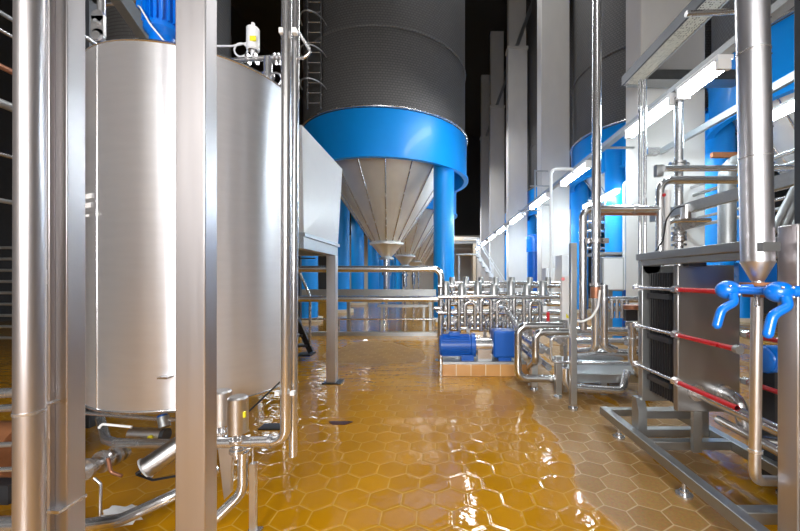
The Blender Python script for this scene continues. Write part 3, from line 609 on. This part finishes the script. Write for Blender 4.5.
for Y, pys in ((6.3, 318), (7.2, 309)):
    obj('rail', 'galv', B().box((gx(436, Y), Y - .03, gz(pys, Y) - .06), (gx(566, Y), Y + .03, gz(pys, Y))), t)
    for px in (448, 468, 495 if Y < 7 else 485, 530, 562): obj('leg', 'steel', B().box((gx(px, Y) - .03, Y - .03, 0), (gx(px, Y) + .03, Y + .03, gz(pys, Y))), t)
# bends between valves
for i, (pa_, pb_, top, bot) in enumerate(((446, 462, 296, 330), (462, 478, 302, 326), (478, 494, 298, 331), (494, 511, 300, 328), (511, 527, 296, 330), (527, 543, 301, 327))):
    Y = 5.66
    tag(obj('u_bend', 'pipe_steel', B().tube([(gx(pa_ + 3, Y), Y, gz(bot, Y)), (gx(pa_ + 3, Y), Y, gz(top, Y)), (gx(pb_ - 3, Y), Y, gz(top, Y)), (gx(pb_ - 3, Y), Y, gz(bot + 3, Y))], .032, bend=.07)), 'polished U-bend pipe in front of the manifold valves, %s from the railing' % ords[i], 'pipe', 'bends of the manifold')
for i, (x, z) in enumerate(((1.02, .92), (1.22, .57), (1.33, .47), (1.26, .36), (1.40, .27), (1.42, .46), (1.52, .62))):
    tag(obj('long_pipe', 'steel', B().tube([(x, 7.6, z), (x, 5.5, z), (x + .12, 5.3, z - .2), (x + .12, 4.75, z - .2)] if i < 1 else [(x, 7.6, z), (x, 4.55 + .06 * (i % 3), z)], .042, bend=.1)), 'straight pipe running away into the manifold, %s right of the blue pump motor' % ords[i], 'pipe', 'pipes running into the manifold')
# loops at the front
tag(obj('pipe_loop', 'pipe_steel', B().tube([P(562, 326, 4.4), P(518, 326, 4.4), P(518, 378, 4.4), P(560, 379, 4.4)], .046, bend=.11)), 'large polished pipe loop right beside the pump plinth', 'pipe')
tag(obj('inner_loop', 'pipe_steel', B().tube([P(575, 332, 4.25), P(535.5, 332, 4.25), P(535.5, 361, 4.25), P(529, 368, 4.9)], .042, bend=.09)), 'smaller polished pipe loop inside the large loop', 'pipe')
tag(obj('thin_loop', 'steel', B().tube([P(570, 337, 4.1), P(551, 337, 4.1), P(551, 362, 4.1), P(578, 363, 4.1)], .014, bend=.05)), 'thin tube loop in front of the stand by the second leg', 'pipe')
for px, y0, y1, Y, w, l in ((534, 360, 390.5, 4.56, .075, 'short steel leg under the large pipe loop'), (558, 356, 398, 4.28, .07, 'steel leg with round foot between the pipe loops'), (573, 243, 408, 3.9, .065, 'tall square steel post standing before the manifold pipes')):
    t = thing('pipe_stand', l, 'support', (gx(px, Y), Y, 0), 'square legs under the manifold pipes')
    obj('post', 'valve_steel', B().box((gx(px, Y) - w / 2, Y - w / 2, .05), (gx(px, Y) + w / 2, Y + w / 2, gz(y0, Y))), t, bevel=.004)
    obj('foot', 'steel', B().cyl((gx(px, Y), Y, 0), (gx(px, Y), Y, .02), .05).cyl((gx(px, Y), Y, .02), (gx(px, Y), Y, .06), .015), t)
for i, px in enumerate([455, 470, 486, 503, 519, 535]):
    t = thing('butterfly_tap', 'small steel tap below the front manifold valves, %s from the railing' % ords[i], 'valve', P(px, 322, 6.05), 'small taps of the manifold')
    q = P(px, 320, 6.05); obj('body', 'pipe_steel', B().cyl(q - V((0, 0, .14)), q + V((0, 0, .16)), .03).cyl(q - V((.0, .05, 0)), q + V((0, .05, 0)), .045), t); obj('handle', 'valve_steel', B().beam(q + V((0, -.06, 0)), q + V((.12, -.07, .05)), .02, .012), t)
for i, (py, Y, r_, px0, px1) in enumerate(((324, 6.5, .05, 442, 515), (329, 7.6, .05, 442, 500), (318, 7.5, .04, 445, 560), (293, 7.8, .04, 440, 565))):
    tag(obj('cross_pipe', 'pipe_steel', B().cyl(P(px0, py, Y), P(px1, py + 1, Y), r_)), ['fat level pipe low behind the pump motor', 'lowest level pipe in the shade behind the manifold legs', 'level pipe low behind both valve rows', 'level pipe highest behind both valve rows'][i], 'pipe')
# tall pipe through the picture
Yt = 4.2
t = thing('tall_pipe', 'tall vertical steel pipe from the top of the hall down to the manifold', 'pipe', (gx(597, Yt), Yt, .5))
obj('pipe', 'polished', B().tube([P(599, -300, Yt), P(596, 240, Yt)], .05, seg=24).tube([P(596, 240, Yt), P(595.5, 350, Yt), P(575, 352, Yt + .5)], .045, bend=.1, seg=20), t)
obj('clamp', 'steel', B().cyl(P(596, 239, Yt), P(596, 243, Yt), .085).box(P(585, 238, Yt), P(609, 243, Yt) + V((0, .06, 0))), t); obj('clamp', 'steel', B().cyl(P(596, 283, Yt), P(596, 286, Yt), .07), t)
obj('sleeve', 'copper', B().cyl(P(596, 298, Yt), P(596, 287, Yt), .062), t, label='brown sleeve')
t = thing('knee_pipe', 'vertical pipe right of the tall pipe with knee bend below', 'pipe', (gx(604, 4.1), 4.1, .5))
obj('pipe', 'polished', B().tube([P(604, 285, 4.1), P(604, 345, 4.1), P(616, 350, 4.1)], .04, bend=.1), t); obj('clamp', 'steel', B().cyl(P(604, 297, 4.1), P(604, 300, 4.1), .06), t); obj('knee', 'steel', B().tube([P(604, 338, 4.1), P(604, 346, 4.1), P(611, 349.5, 4.1)], .048, bend=.1), t)
t = thing('arch_pipe', 'pipe rising beside the tall pipe and bending right toward the near pillar', 'pipe', (gx(583, 4.6), 4.6, .9))
obj('pipe', 'polished', B().tube([P(583, 330, 4.6), P(583, 209, 4.6), P(660, 209, 4.6)], .048, bend=.12), t); obj('clamp', 'steel', B().cyl(P(633, 209, 4.6), P(636, 209, 4.6), .065), t); obj('lower_pipe', 'copper', B().cyl(P(600, 214, 4.65), P(655, 214, 4.65), .02), t)
t = thing('control_post', 'white upright control box with red button among the manifold pipes', 'control box', (gx(565, 4.5), 4.5, 0))
obj('box', 'whiteplastic', B().box((gx(561, 4.5), 4.46, gz(320, 4.5)), (gx(570, 4.5), 4.54, gz(276, 4.5))), t, bevel=.008); obj('button', 'red', B().cyl(P(563, 279, 4.46), P(563, 279, 4.43), .022), t); obj('label', 'yellow', B().box(P(566, 318, 4.46) - V((0, .004, 0)), P(569.5, 314, 4.46)), t); obj('post', 'steel', B().box((gx(564, 4.5), 4.48, 0), (gx(567, 4.5), 4.52, gz(320, 4.5))), t)
tag(obj('white_hose', 'whiteplastic', B().tube([P(567, 312, 4.1), P(572, 320, 4.0), P(582, 322, 4.0), P(592, 317, 4.0), P(598, 307, 4.0), P(600, 290, 4.0)], .012, bend=.1, seg=8)), 'white hose hanging in a curve across the tall post', 'hose')
t = thing('hand_valve', 'small valve with red grip between manifold and control post', 'valve', P(548, 320, 5.0))
obj('body', 'steel', B().cyl(P(548, 321, 5), P(548, 328, 5), .035), t); obj('grip', 'red', B().cyl(P(548, 321, 5), P(548, 312, 5), .022), t); obj('knob', 'whiteplastic', B().cyl(P(545, 312, 5), P(545, 306, 5), .03), t)
# skid right of the tall post
t = thing('pipe_skid', 'low grey steel table frame behind the tall post', 'frame', (2, 4.6, 0))
zt = gz(376, 4.3)
obj('top', 'galv', B().box((gx(575, 4.3), 4.3, zt - .02), (gx(650, 4.3), 5.3, zt + .02)), t); obj('edge', 'framesteel', B().box((gx(574, 4.3), 4.26, zt - .07), (gx(652, 4.3), 4.3, zt + .03)), t)
for px, Y in ((603, 4.4), (605, 5.2), (578, 5.2), (648, 4.4), (641, 5.2)): obj('leg', 'galv', B().box((gx(px, Y) - .035, Y - .03, 0), (gx(px, Y) + .035, Y + .03, zt - .02)), t)
tag(obj('low_loop', 'polished', B().tube([P(566, 368, 4.15), P(566, 387, 4.15), P(623, 391, 4.15), P(627, 372, 4.3)], .045, bend=.11)), 'polished pipe loop low under the grey table frame', 'pipe')
for i, (py, Y, r_, l) in enumerate(((331, 5.0, .06, 'thick level pipe behind the tall post'), (341, 5.2, .05, 'second level pipe behind the tall post'), (354, 4.9, .075, 'wide silver level pipe just above the grey table frame'), (363, 4.5, .025, 'thin level tube right above the grey table frame'), (300, 5.6, .05, 'level pipe behind the tall pipe near the grey cabinet'), (309, 5.4, .04, 'lower level pipe near the grey cabinet'))):
    tag(obj('level_pipe', 'polished', B().cyl(P(574 if i < 4 else 600, py, Y), P(662, py + (1 if i < 4 else -1), Y), r_)), l, 'pipe', 'level pipes at the manifold')
t = thing('check_valve', 'upright valve with pinkish cap left of the plate exchanger', 'valve', (gx(632, 4.2), 4.2, .2))
obj('body', 'polished', B().tube([P(632, 326, 4.2), P(632, 360, 4.2), P(640, 376, 4.2), P(655, 380, 4.2)], .045, bend=.1), t); obj('bonnet', 'steel', B().cyl(P(632, 345, 4.2), P(632, 338, 4.2), .085), t); obj('clamp', 'steel', B().cyl(P(632, 322, 4.2), P(632, 326, 4.2), .07), t)
obj('cap', 'copper', B().cyl(P(632, 309, 4.2), P(632, 305, 4.2), .095), t, label='pinkish brown cap'); obj('yoke', 'darksteel', B().box(P(626, 321, 4.2), P(638, 310, 4.2) + V((0, .06, 0))), t)
for i, px in enumerate((612, 617, 622, 627)):
    tag(obj('small_valve', 'steel', B().cyl(P(px, 318, 5.1), P(px, 300, 5.1), .026).cyl(P(px, 309, 5.1), P(px, 307, 5.1), .04)), 'small upright fitting left of the pink capped valve, %s from the left' % ords[i], 'valve', 'small fittings by the capped valve')
t = thing('grey_cabinet', 'grey electrical cabinet in front of the right blue column', 'cabinet', (3.3, 7, 0))
obj('body', 'galv', B().box((gx(602, 7), 7, gz(291, 7)), (gx(624, 7), 7.3, gz(257, 7))), t, bevel=.01); obj('door', 'whitepanel', B().box((gx(603.5, 7), 6.985, gz(289.5, 7)), (gx(622.5, 7), 7, gz(258.5, 7))), t); obj('leg', 'galv', B().box((gx(611, 7), 7.1, 0), (gx(615, 7), 7.2, gz(291, 7))), t)
t = thing('blue_cabinet', 'blue machine housing between the grey cabinet and the near pillar', 'cabinet', (4.2, 8.6, 0))
obj('body', 'bluedark', B().box((gx(623, 8.6), 8.6, 0), (gx(648, 8.6), 9.3, gz(256, 8.6))), t, bevel=.01); obj('top', 'galv', B().box((gx(598, 8.4), 8.4, gz(254.5, 8.4)), (gx(640, 8.4), 9.3, gz(252, 8.4))), t); obj('base', 'blue', B().box((gx(604, 8.2), 8.2, 0), (gx(622, 8.2), 8.5, gz(289, 8.2))), t)
# blue equipment down the right aisle
t = thing('far_pump', 'blue upright pump by the third pillar', 'pump', (gx(534, 17.5), 17.5, 0))
q = P(534, 252, 17.5); obj('motor', 'bluevalve', B().cyl(q, q + V((0, 0, .7)), .36).sph(q + V((0, 0, .7)), .36, (1, 1, .4)), t); obj('column', 'motorblue', B().cyl((q.x, q.y, 0), q, .28), t)
tag(obj('white_cabinet', 'whitepanel', B().box((gx(562, 9), 9, 0), (gx(575, 9), 9.5, gz(255, 9)))), 'tall white cabinet behind the manifold, left of the tall pipe', 'cabinet')
tag(obj('control_cabinet', 'whitepanel', B().box((gx(546, 9.5), 9.5, 0), (gx(558, 9.5), 9.9, gz(268, 9.5)))), 'white cabinet behind the back manifold valves, under the second pillar', 'cabinet')
tag(obj('hoop_rail', 'whitepanel', B().tube([(gx(551, 7.4), 7.4, 0), P(551, 169, 7.4), P(573, 169, 7.4), P(573, 174, 7.4)], .03, bend=.12)), 'white hoop shaped rail pipe before the second pillar', 'pipe')
tag(obj('far_rail', 'galv', B().tube([P(535, 170, 13), P(535, 205, 13), P(552, 205, 13)], .03, bend=0).cyl(P(530, 186, 13), P(552, 186, 13), .025).cyl(P(548, 171, 13), P(535, 171, 13), .025)), 'thin grey rail fixed in front of the second pillar at lamp height', 'railing')
for i, (py, z) in enumerate(((201, 0), (212, 0), (222, 0), (231, 0), (240, 0), (248, 0))):
    tag(obj('back_pipe', ['galv', 'cream', 'steel'][i % 3], B().cyl((5.1, 12.4 + .02 * i, gz(py, 12.4)), (6.85, 12.4 + .02 * i, gz(py + 1, 12.4)), .05)), 'level pipe behind the near pillar beside the right blue column, %s from the top' % ords[i], 'pipe', 'pipes behind the near pillar')
tag(obj('hoop_handrail', 'whitepanel', B().tube([P(624, 290, 7.8), P(624, 182, 7.8), P(642, 179, 7.8), P(650, 179, 7.8)], .03, bend=.1)), 'white handrail hoop left of the broad near pillar', 'railing')

# ------------------------------------------------------------------ pipes in front of the broad pillar
t = thing('valve_column', 'vertical steel pipe with valves rising to the near tube lamps', 'pipe', (3.2, 4.85, 0))
x = 3.2; y = 4.85
obj('pipe', 'steel', B().cyl((x, y, 0), (x, y, 3.8), .052), t)
for py in (163, 166, 228, 233, 240, 245): obj('clamp', 'steel', B().cyl((x, y, gz(py, y) - .014), (x, y, gz(py, y) + .014), .09), t)
obj('joint', 'steel', B().cyl((x - .12, y, gz(165, y)), (x + .12, y, gz(165, y)), .04).sph((x, y, gz(237, y)), .09), t)
t = thing('sensor_box', 'small grey sensor box left of the valve column', 'sensor', P(660, 176, 4.75))
obj('box', 'framesteel', B().box(P(657, 176, 4.75), P(664, 164, 4.75) + V((0, .08, 0))), t, bevel=.006); obj('arm', 'black', B().cyl(P(664, 169, 4.8), P(677, 166, 4.8), .02), t)
tag(obj('upper_cross_pipe', 'polished', B().cyl(P(664, 168.5, 4.7), P(815, 168, 4.7), .04)), 'upper level pipe crossing behind the clad duct', 'pipe')
tag(obj('corner_pipe', 'polished', B().tube([P(660, 300, 4.6), P(660, 180, 4.6), P(815, 180, 4.6)], .05, bend=.14)), 'pipe bent at right angle above the exchanger, running right behind the duct', 'pipe')
t = thing('signal_post', 'slim white post with red lamp beside the valve column', 'post', P(670, 260, 4.5))
obj('post', 'whiteplastic', B().tube([P(666, 300, 4.5), P(668, 190, 4.5)], .03), t); obj('lamp', 'red', B().sph(P(664, 195, 4.47), .022), t)
t = thing('cross_shelf', 'triangular steel bracket shelf on the valve column', 'shelf', P(690, 224, 4.6))
obj('rail', 'polished', B().tube([P(666, 262, 4.55), P(667, 221, 4.55), P(710, 220, 4.55)], .028, bend=.1), t); obj('gusset', 'steel', B().prism([P(680, 222, 4.55), P(712, 221, 4.55), P(684, 231, 4.55)], (0, .06, 0)), t)
tag(obj('sensor_can', 'brushed', B().cyl(P(686, 219, 4.5), P(686, 205, 4.5), .055)), 'small steel canister standing on the bracket shelf', 'canister')
tag(obj('loop_cable', 'black', B().tube([P(640, 258, 4.4), P(655, 253, 4.4), P(663, 240, 4.4), P(666, 220, 4.4), P(674, 208, 4.4), P(684, 206, 4.45)], .010, bend=.15, seg=6)), 'black cable curving from the canister down to the left', 'cable')
tag(obj('tall_conduit', 'steel', B().cyl(P(640, 300, 5.0), P(640, 80, 5.0), .022).cyl(P(645, 300, 5.0), P(645, 80, 5.0), .022)), 'pair of thin vertical conduits at the left edge of the near pillar', 'pipe')
tag(obj('junction_box', 'steel', B().box(P(648, 154, 5.0), P(660, 147, 5.0) + V((0, .1, 0)))), 'small steel junction box on the thin conduits', 'box')
tag(obj('sloped_channel', 'galv', B().beam((3.1, 5.3, 2.27), (3.1, 2.6, 2.27), .06, .12)), 'grey channel running toward the camera behind the clad duct', 'beam')
tag(obj('upper_rail', 'galv', B().beam((4.2, 6.9, 3.78), (4.2, 3.0, 3.78), .06, .1)), 'grey rail crossing the broad pillar below the tube lamps', 'beam')
for i, (x, z, r_) in enumerate(((4.9, 3.15, .03), (4.95, 3.0, .03), (5.0, 2.82, .05), (4.8, 2.65, .025), (4.85, 2.52, .025), (4.7, 2.35, .03))):
    tag(obj('side_pipe', ['steel', 'galv', 'cream', 'steel', 'steel', 'galv'][i], B().cyl((x, 3.4, z), (x, 7.06, z), r_)), 'pipe running back right of the clad duct, %s from the top' % ords[i], 'pipe', 'pipes right of the clad duct')
for i in range(3):
    tag(obj('slanted_duct', 'galv', B().cyl(P(772 + 9 * i, 232, 4.6), P(796 + 9 * i, 186 - 6 * i, 4.6 + .1), .045)), 'slanted grey tube between the duct and the picture edge, %s from the left' % ords[i], 'pipe', 'slanted tubes at the right edge')
tag(obj('bent_duct', 'galv', B().tube([P(727, 260, 5.2), P(727, 165, 5.2), P(756, 158, 5.2)], .11, bend=.22)), 'thick grey bent pipe between pillar and clad duct', 'pipe')
t = thing('wall_bracket', 'rusty brown bracket bar beside the pillar left of the clad duct', 'bracket', P(730, 156, 5.4)); obj('bar', 'rust', B().box(P(713, 157, 5.4), P(745, 152, 5.4) + V((0, .06, 0))), t)
tag(obj('dark_post', 'darksteel', B().box((1.925, 1.9, 0), (2.0, 1.975, 6)), bevel=.004), 'dark upright steel post at the right edge of the picture', 'post')

# ------------------------------------------------------------------ clad duct with cone, and pipe below
Yd = 1.75
t = thing('clad_duct', 'large aluminium clad vertical duct ending in a cone above the blue valves', 'duct', (gx(758, Yd), Yd, 1.38))
a, c = P(757.5, 262, Yd), P(743.5, -400, Yd); d = (c - a).normalized()
obj('cladding', 'duct_cladding', B().cyl(a, c, .065, seg=40), t)
obj('cone', 'brushed', B().lathe([(.026, -.09), (.067, -.002), (.067, .004)], a, seg=40), t)
for py in (53, 158): q = a + d * ((gz(py, Yd) - a.z) / d.z); obj('band', 'steel', B().cyl(q - d * .003, q + d * .003, .067, seg=40), t)
for k in range(9): q = a + d * (.12 + .17 * k); obj('rivet', 'darksteel', B().sph(q + V((.043, -.049, 0)), .004, seg=8), t)
obj('latch', 'framesteel', B().box(P(763, 251, Yd - .08), P(781, 242, Yd - .08) + V((0, .05, 0))), t)
t = thing('drop_pipe', 'slim vertical pipe below the duct cone, bent right near the floor', 'pipe', (gx(757, Yd), Yd, .2))
obj('pipe', 'brushed', B().tube([P(758, 281, Yd), P(757, 300, Yd), P(754.5, 480, Yd), P(800, 482, 1.98)], .024, bend=.075), t)
obj('flange', 'rust', B().cyl(P(758, 285.5, Yd), P(758, 282.5, Yd), .07).cyl(P(758, 297, Yd), P(758, 294.5, Yd), .058), t, label='rusty flange')
obj('bolt', 'steel', B().cyl(P(757, 306, Yd - .05), P(757, 295, Yd - .05), .012), t)
obj('collar', 'steel', B().cyl(P(755, 452, Yd), P(755, 449, Yd), .03), t)
def bf(label, px, py, Y, hx, hy):
    q = P(px, py, Y); t = thing('butterfly_valve', label, 'valve', q, 'blue lever valves under the duct')
    obj('head', 'bluevalve', B().sph(q, .053, (1, .9, .85), 20).cyl(q, q + V((.09, -.03, .005)), .024), t)
    obj('lever', 'bluevalve', B().tube([q + V((-.01, -.04, -.02)), q + V((-.012, -.055, -.055)), P((px * .4 + hx * .6), py + (hy - py) * .55, Y - .05), P(hx, hy, Y - .05)], .019, bend=.05, seg=14).sph(P(hx, hy, Y - .05), .019), t)
    for k in range(4): obj('bolt', 'steel', B().sph(q + V((.03 * math.cos(PI / 4 + k * PI / 2), -.04, .028 * math.sin(PI / 4 + k * PI / 2))), .007, seg=8), t)
bf('blue lever valve with drooping handle left of the duct cone', 728, 290, 1.74, 717, 325); bf('blue lever valve with drooping handle right of the duct cone, before the end column', 779, 292, 1.54, 768, 334)
t = thing('valve_body', 'dark blue valve body behind the duct cone on the drop pipe', 'valve', P(757, 296, 2.12))
obj('body', 'motorblue', B().cyl(P(757, 293.5, Yd), P(757, 286.5, Yd), .05), t); obj('stem', 'bluevalve', B().cyl(P(731, 290, 1.74), P(779, 291.5, 1.56), .018), t)
tag(obj('blue_gusset', 'bluevalve', B().box(P(739, 288, 2.3), P(777, 263, 2.3) + V((0, .04, 0)))), 'blue plate behind the duct cone', 'plate')
t = thing('small_pump', 'light blue pump motor low between the exchanger and the right column', 'pump', (gx(774, 2.5), 2.5, 0))
obj('motor', 'bluevalve', B().cyl(P(764, 359, 2.5), P(790, 359, 2.5), .095, seg=24), t); obj('end_bell', 'bluevalve', B().sph(P(764, 359, 2.5), .09, (.4, 1, 1)), t); obj('stand', 'darksteel', B().box((gx(768, 2.5), 2.45, 0), (gx(786, 2.5), 2.55, gz(370, 2.5))), t)

# ------------------------------------------------------------------ plate heat exchanger on its skid
t = thing('exchanger_skid', 'low grey steel base frame on round feet under the exchanger', 'frame', (1.9, 2.4, 0))
zb, z2 = .10, .17
XA, XB = 1.585, 2.24
for x in (XA, XB): obj('side_beam', 'framesteel', B().box((x - .035, .9, zb), (x + .035, 3.5, z2)), t, bevel=.004)
for y in (3.46, 3.0, 2.78, 1.95, 1.0): obj('cross_beam', 'framesteel', B().box((XA + .035, y - .035, zb + .003), (XB - .035, y + .035, z2 - .002)), t, bevel=.004)
for x, ys in ((XA, (3.2, 2.35, 1.4)), (XB, (3.2, 2.35, 1.4))):
    for y in ys: obj('foot', 'steel', B().cyl((x, y, 0), (x, y, .014), .05).cyl((x, y, .014), (x, y, .035), .028).cyl((x, y, .03), (x, y, zb), .013), t)
t = thing('plate_exchanger', 'plate heat exchanger with grey pressure plate and red sleeved rods', 'heat exchanger', (1.9, 2.6, .17))
px0, px1 = 1.68, 2.12; Zb, Zt = .46, 1.49
obj('pressure_plate', 'plate_steel', B().box((px0, 2.56, Zb), (px1, 2.61, Zt)), t, bevel=.008)
b_ = B()
for k in range(22): y = 2.625 + k * .0155; b_.box((px0 + .03 + .006 * (k % 2), y, Zb + .03), (px1 - .03, y + .007, Zt - .05))
obj('plate_pack', 'black', b_, t)
b_ = B()
for k in range(21): y = 2.634 + k * .0155; b_.box((px0 + .045, y, Zb + .04), (px1 - .045, y + .0065, Zt - .06))
obj('gasket', 'framesteel', b_, t)
obj('head_plate', 'framesteel', B().box((px0 - .02, 2.97, .40), (px1 + .02, 3.03, 1.50)).cyl((px0 + .06, 2.97, 1.50), (px0 + .06, 3.03, 1.50), .08), t, bevel=.006)
for z in (1.27, .95, .62): obj('pack_clip', 'darksteel', B().box((px0 + .0, 2.66, z - .03), (px0 + .03, 2.93, z + .01)), t)
obj('carrying_bar', 'framesteel', B().box((1.64, 1.74, 1.545), (1.76, 3.03, 1.60)).box((1.66, 1.74, 1.50), (1.74, 2.97, 1.545)), t, bevel=.004)
obj('hanger', 'darksteel', B().box((1.72, 2.5, 1.48), (1.84, 2.56, 1.535)), t)
obj('end_column', 'column_steel', B().box((1.616, 1.64, .17), (1.73, 1.74, 1.645)), t, bevel=.006)
for x in (1.655, 2.145):
    for z in (1.32, 1.005, .68):
        if x > 2 and z > 1.2: pass
        ro = obj('tie_rod', 'steel', B().cyl((x, 2.02, z), (x, 3.08, z), .013, seg=12), t)
        obj('sleeve', 'red', B().cyl((x, 2.02, z), (x, 2.50, z), .016, seg=12), ro, label='red plastic sleeve')
        obj('nut', 'steel', B().cyl((x, 2.51, z), (x, 2.56, z), .03, seg=6), ro); obj('nut', 'steel', B().cyl((x, 3.03, z), (x, 3.07, z), .026, seg=6), ro)
obj('rod_cap', 'galv', B().cyl((1.655, 2.0, 1.005), (1.655, 2.03, 1.005), .024), t)
for x in (1.62, 2.12): obj('leg', 'framesteel', B().prism([(x, 3.05, .17), (x, 2.95, .17), (x, 2.95, .33), (x, 2.99, .42), (x, 3.05, .42)], (.07, 0, 0)), t)
obj('foot_bar', 'framesteel', B().box((1.69, 2.96, .26), (2.12, 3.02, .32)), t); obj('plate_leg', 'framesteel', B().box((1.80, 2.57, .17), (1.86, 2.6, .46)), t)
for z, x in ((.60, 1.80), (.60, 1.99)): obj('port', 'steel', B().cyl((x, 2.53, z), (x, 2.56, z), .055), t)
tag(obj('port_pipe', 'polished', B().tube([(1.80, 2.53, .60), (1.80, 1.2, .585)], .032)), 'straight pipe from the exchanger port toward the right column', 'pipe')
tag(obj('port_bend', 'polished', B().tube([(1.99, 2.53, .60), (1.99, 2.42, .60), (2.0, 2.36, .36), (2.45, 2.2, .34)], .04, bend=.1)), 'curved pipe turning down from the second exchanger port', 'pipe')
tag(obj('return_pipe', 'polished', B().tube([(1.92, 2.50, .43), (1.92, 1.2, .41)], .028)), 'lower straight pipe below the exchanger plate toward the camera', 'pipe')

# ------------------------------------------------------------------ floor bits
q = P(340, 423, 3.52)
tag(obj('wet_leaf', 'stain', B().prism([(q.x + .10 * math.cos(a) * (1 + .3 * math.sin(3 * a)), q.y + .06 * math.sin(a) * (1 + .4 * math.cos(2 * a)), .001) for a in [2 * PI * k / 16 for k in range(16)]], (0, 0, .004))), 'small dark red scrap lying on the wet floor before the hopper leg', 'debris')
q = P(283, 427, 3.43)
tag(obj('drain_cover', 'black', B().box((q.x - .2, q.y - .07, 0), (q.x + .05, q.y + .06, .012))), 'black drain cover on the floor beside the vertical pipes', 'drain')

# ------------------------------------------------------------------ light
def area(loc, rot, sx_, sy_, e, col=(1, 1, 1)):
    l = bpy.data.lights.new('unseen_light', 'AREA'); l.shape = 'RECTANGLE'; l.size = sx_; l.size_y = sy_; l.energy = e; l.color = col
    o = bpy.data.objects.new('unseen_light', l); COL.objects.link(o); o.location = loc; o.rotation_euler = rot; return o
# unseen lights added above the aisle and around the silos to brighten the hall
area((0.3, 1.0, 7.0), (0, 0, 0), .6, 6, 90)
area((-0.6, -3.4, 2.3), (math.radians(102), 0, math.radians(-4)), 2.6, 1.6, 480)        # work light standing behind the photographer
area((-1.9, -3.2, 3.4), (math.radians(82), 0, math.radians(8)), 1.0, 2.2, 90)  # unseen front light added for the tank
area((0, -2.6, 6), (math.radians(-60), 0, 0), 9, .6, 300)  # added wash on the back wall, brightens what the steel reflects
area((1.6, 12, 15), (0, 0, 0), .5, 8, 260)
area((1.4, 8.5, 6.6), (0, math.radians(25), 0), .4, 4, 150)  # added fill for the near silo column and the floor beyond
area((1.5, 22, 10), (0, 0, 0), .5, 10, 500)
area((1.5, 36, 8), (0, 0, 0), .5, 10, 700)
area((-6.5, 16, 4.4), (0, 0, 0), .4, 14, 300, (.9, .96, 1))
area((-6.5, 36, 4.4), (0, 0, 0), .4, 18, 700, (.9, .96, 1))
area((5.9, 9.7, 4.6), (0, 0, 0), .3, 2, 60, (.9, .96, 1))
w = bpy.data.worlds.new('World'); S.world = w; w.use_nodes = True
w.node_tree.nodes['Background'].inputs[0].default_value = (.55, .6, .7, 1); w.node_tree.nodes['Background'].inputs[1].default_value = .05

vs_ = S.view_settings; vs_.view_transform = 'Standard'; vs_.look = 'None'; vs_.gamma = 1; vs_.use_curve_mapping = False; vs_.exposure = 0.0
for o in list(bpy.data.objects):
    if '_w' in o: del o['_w']
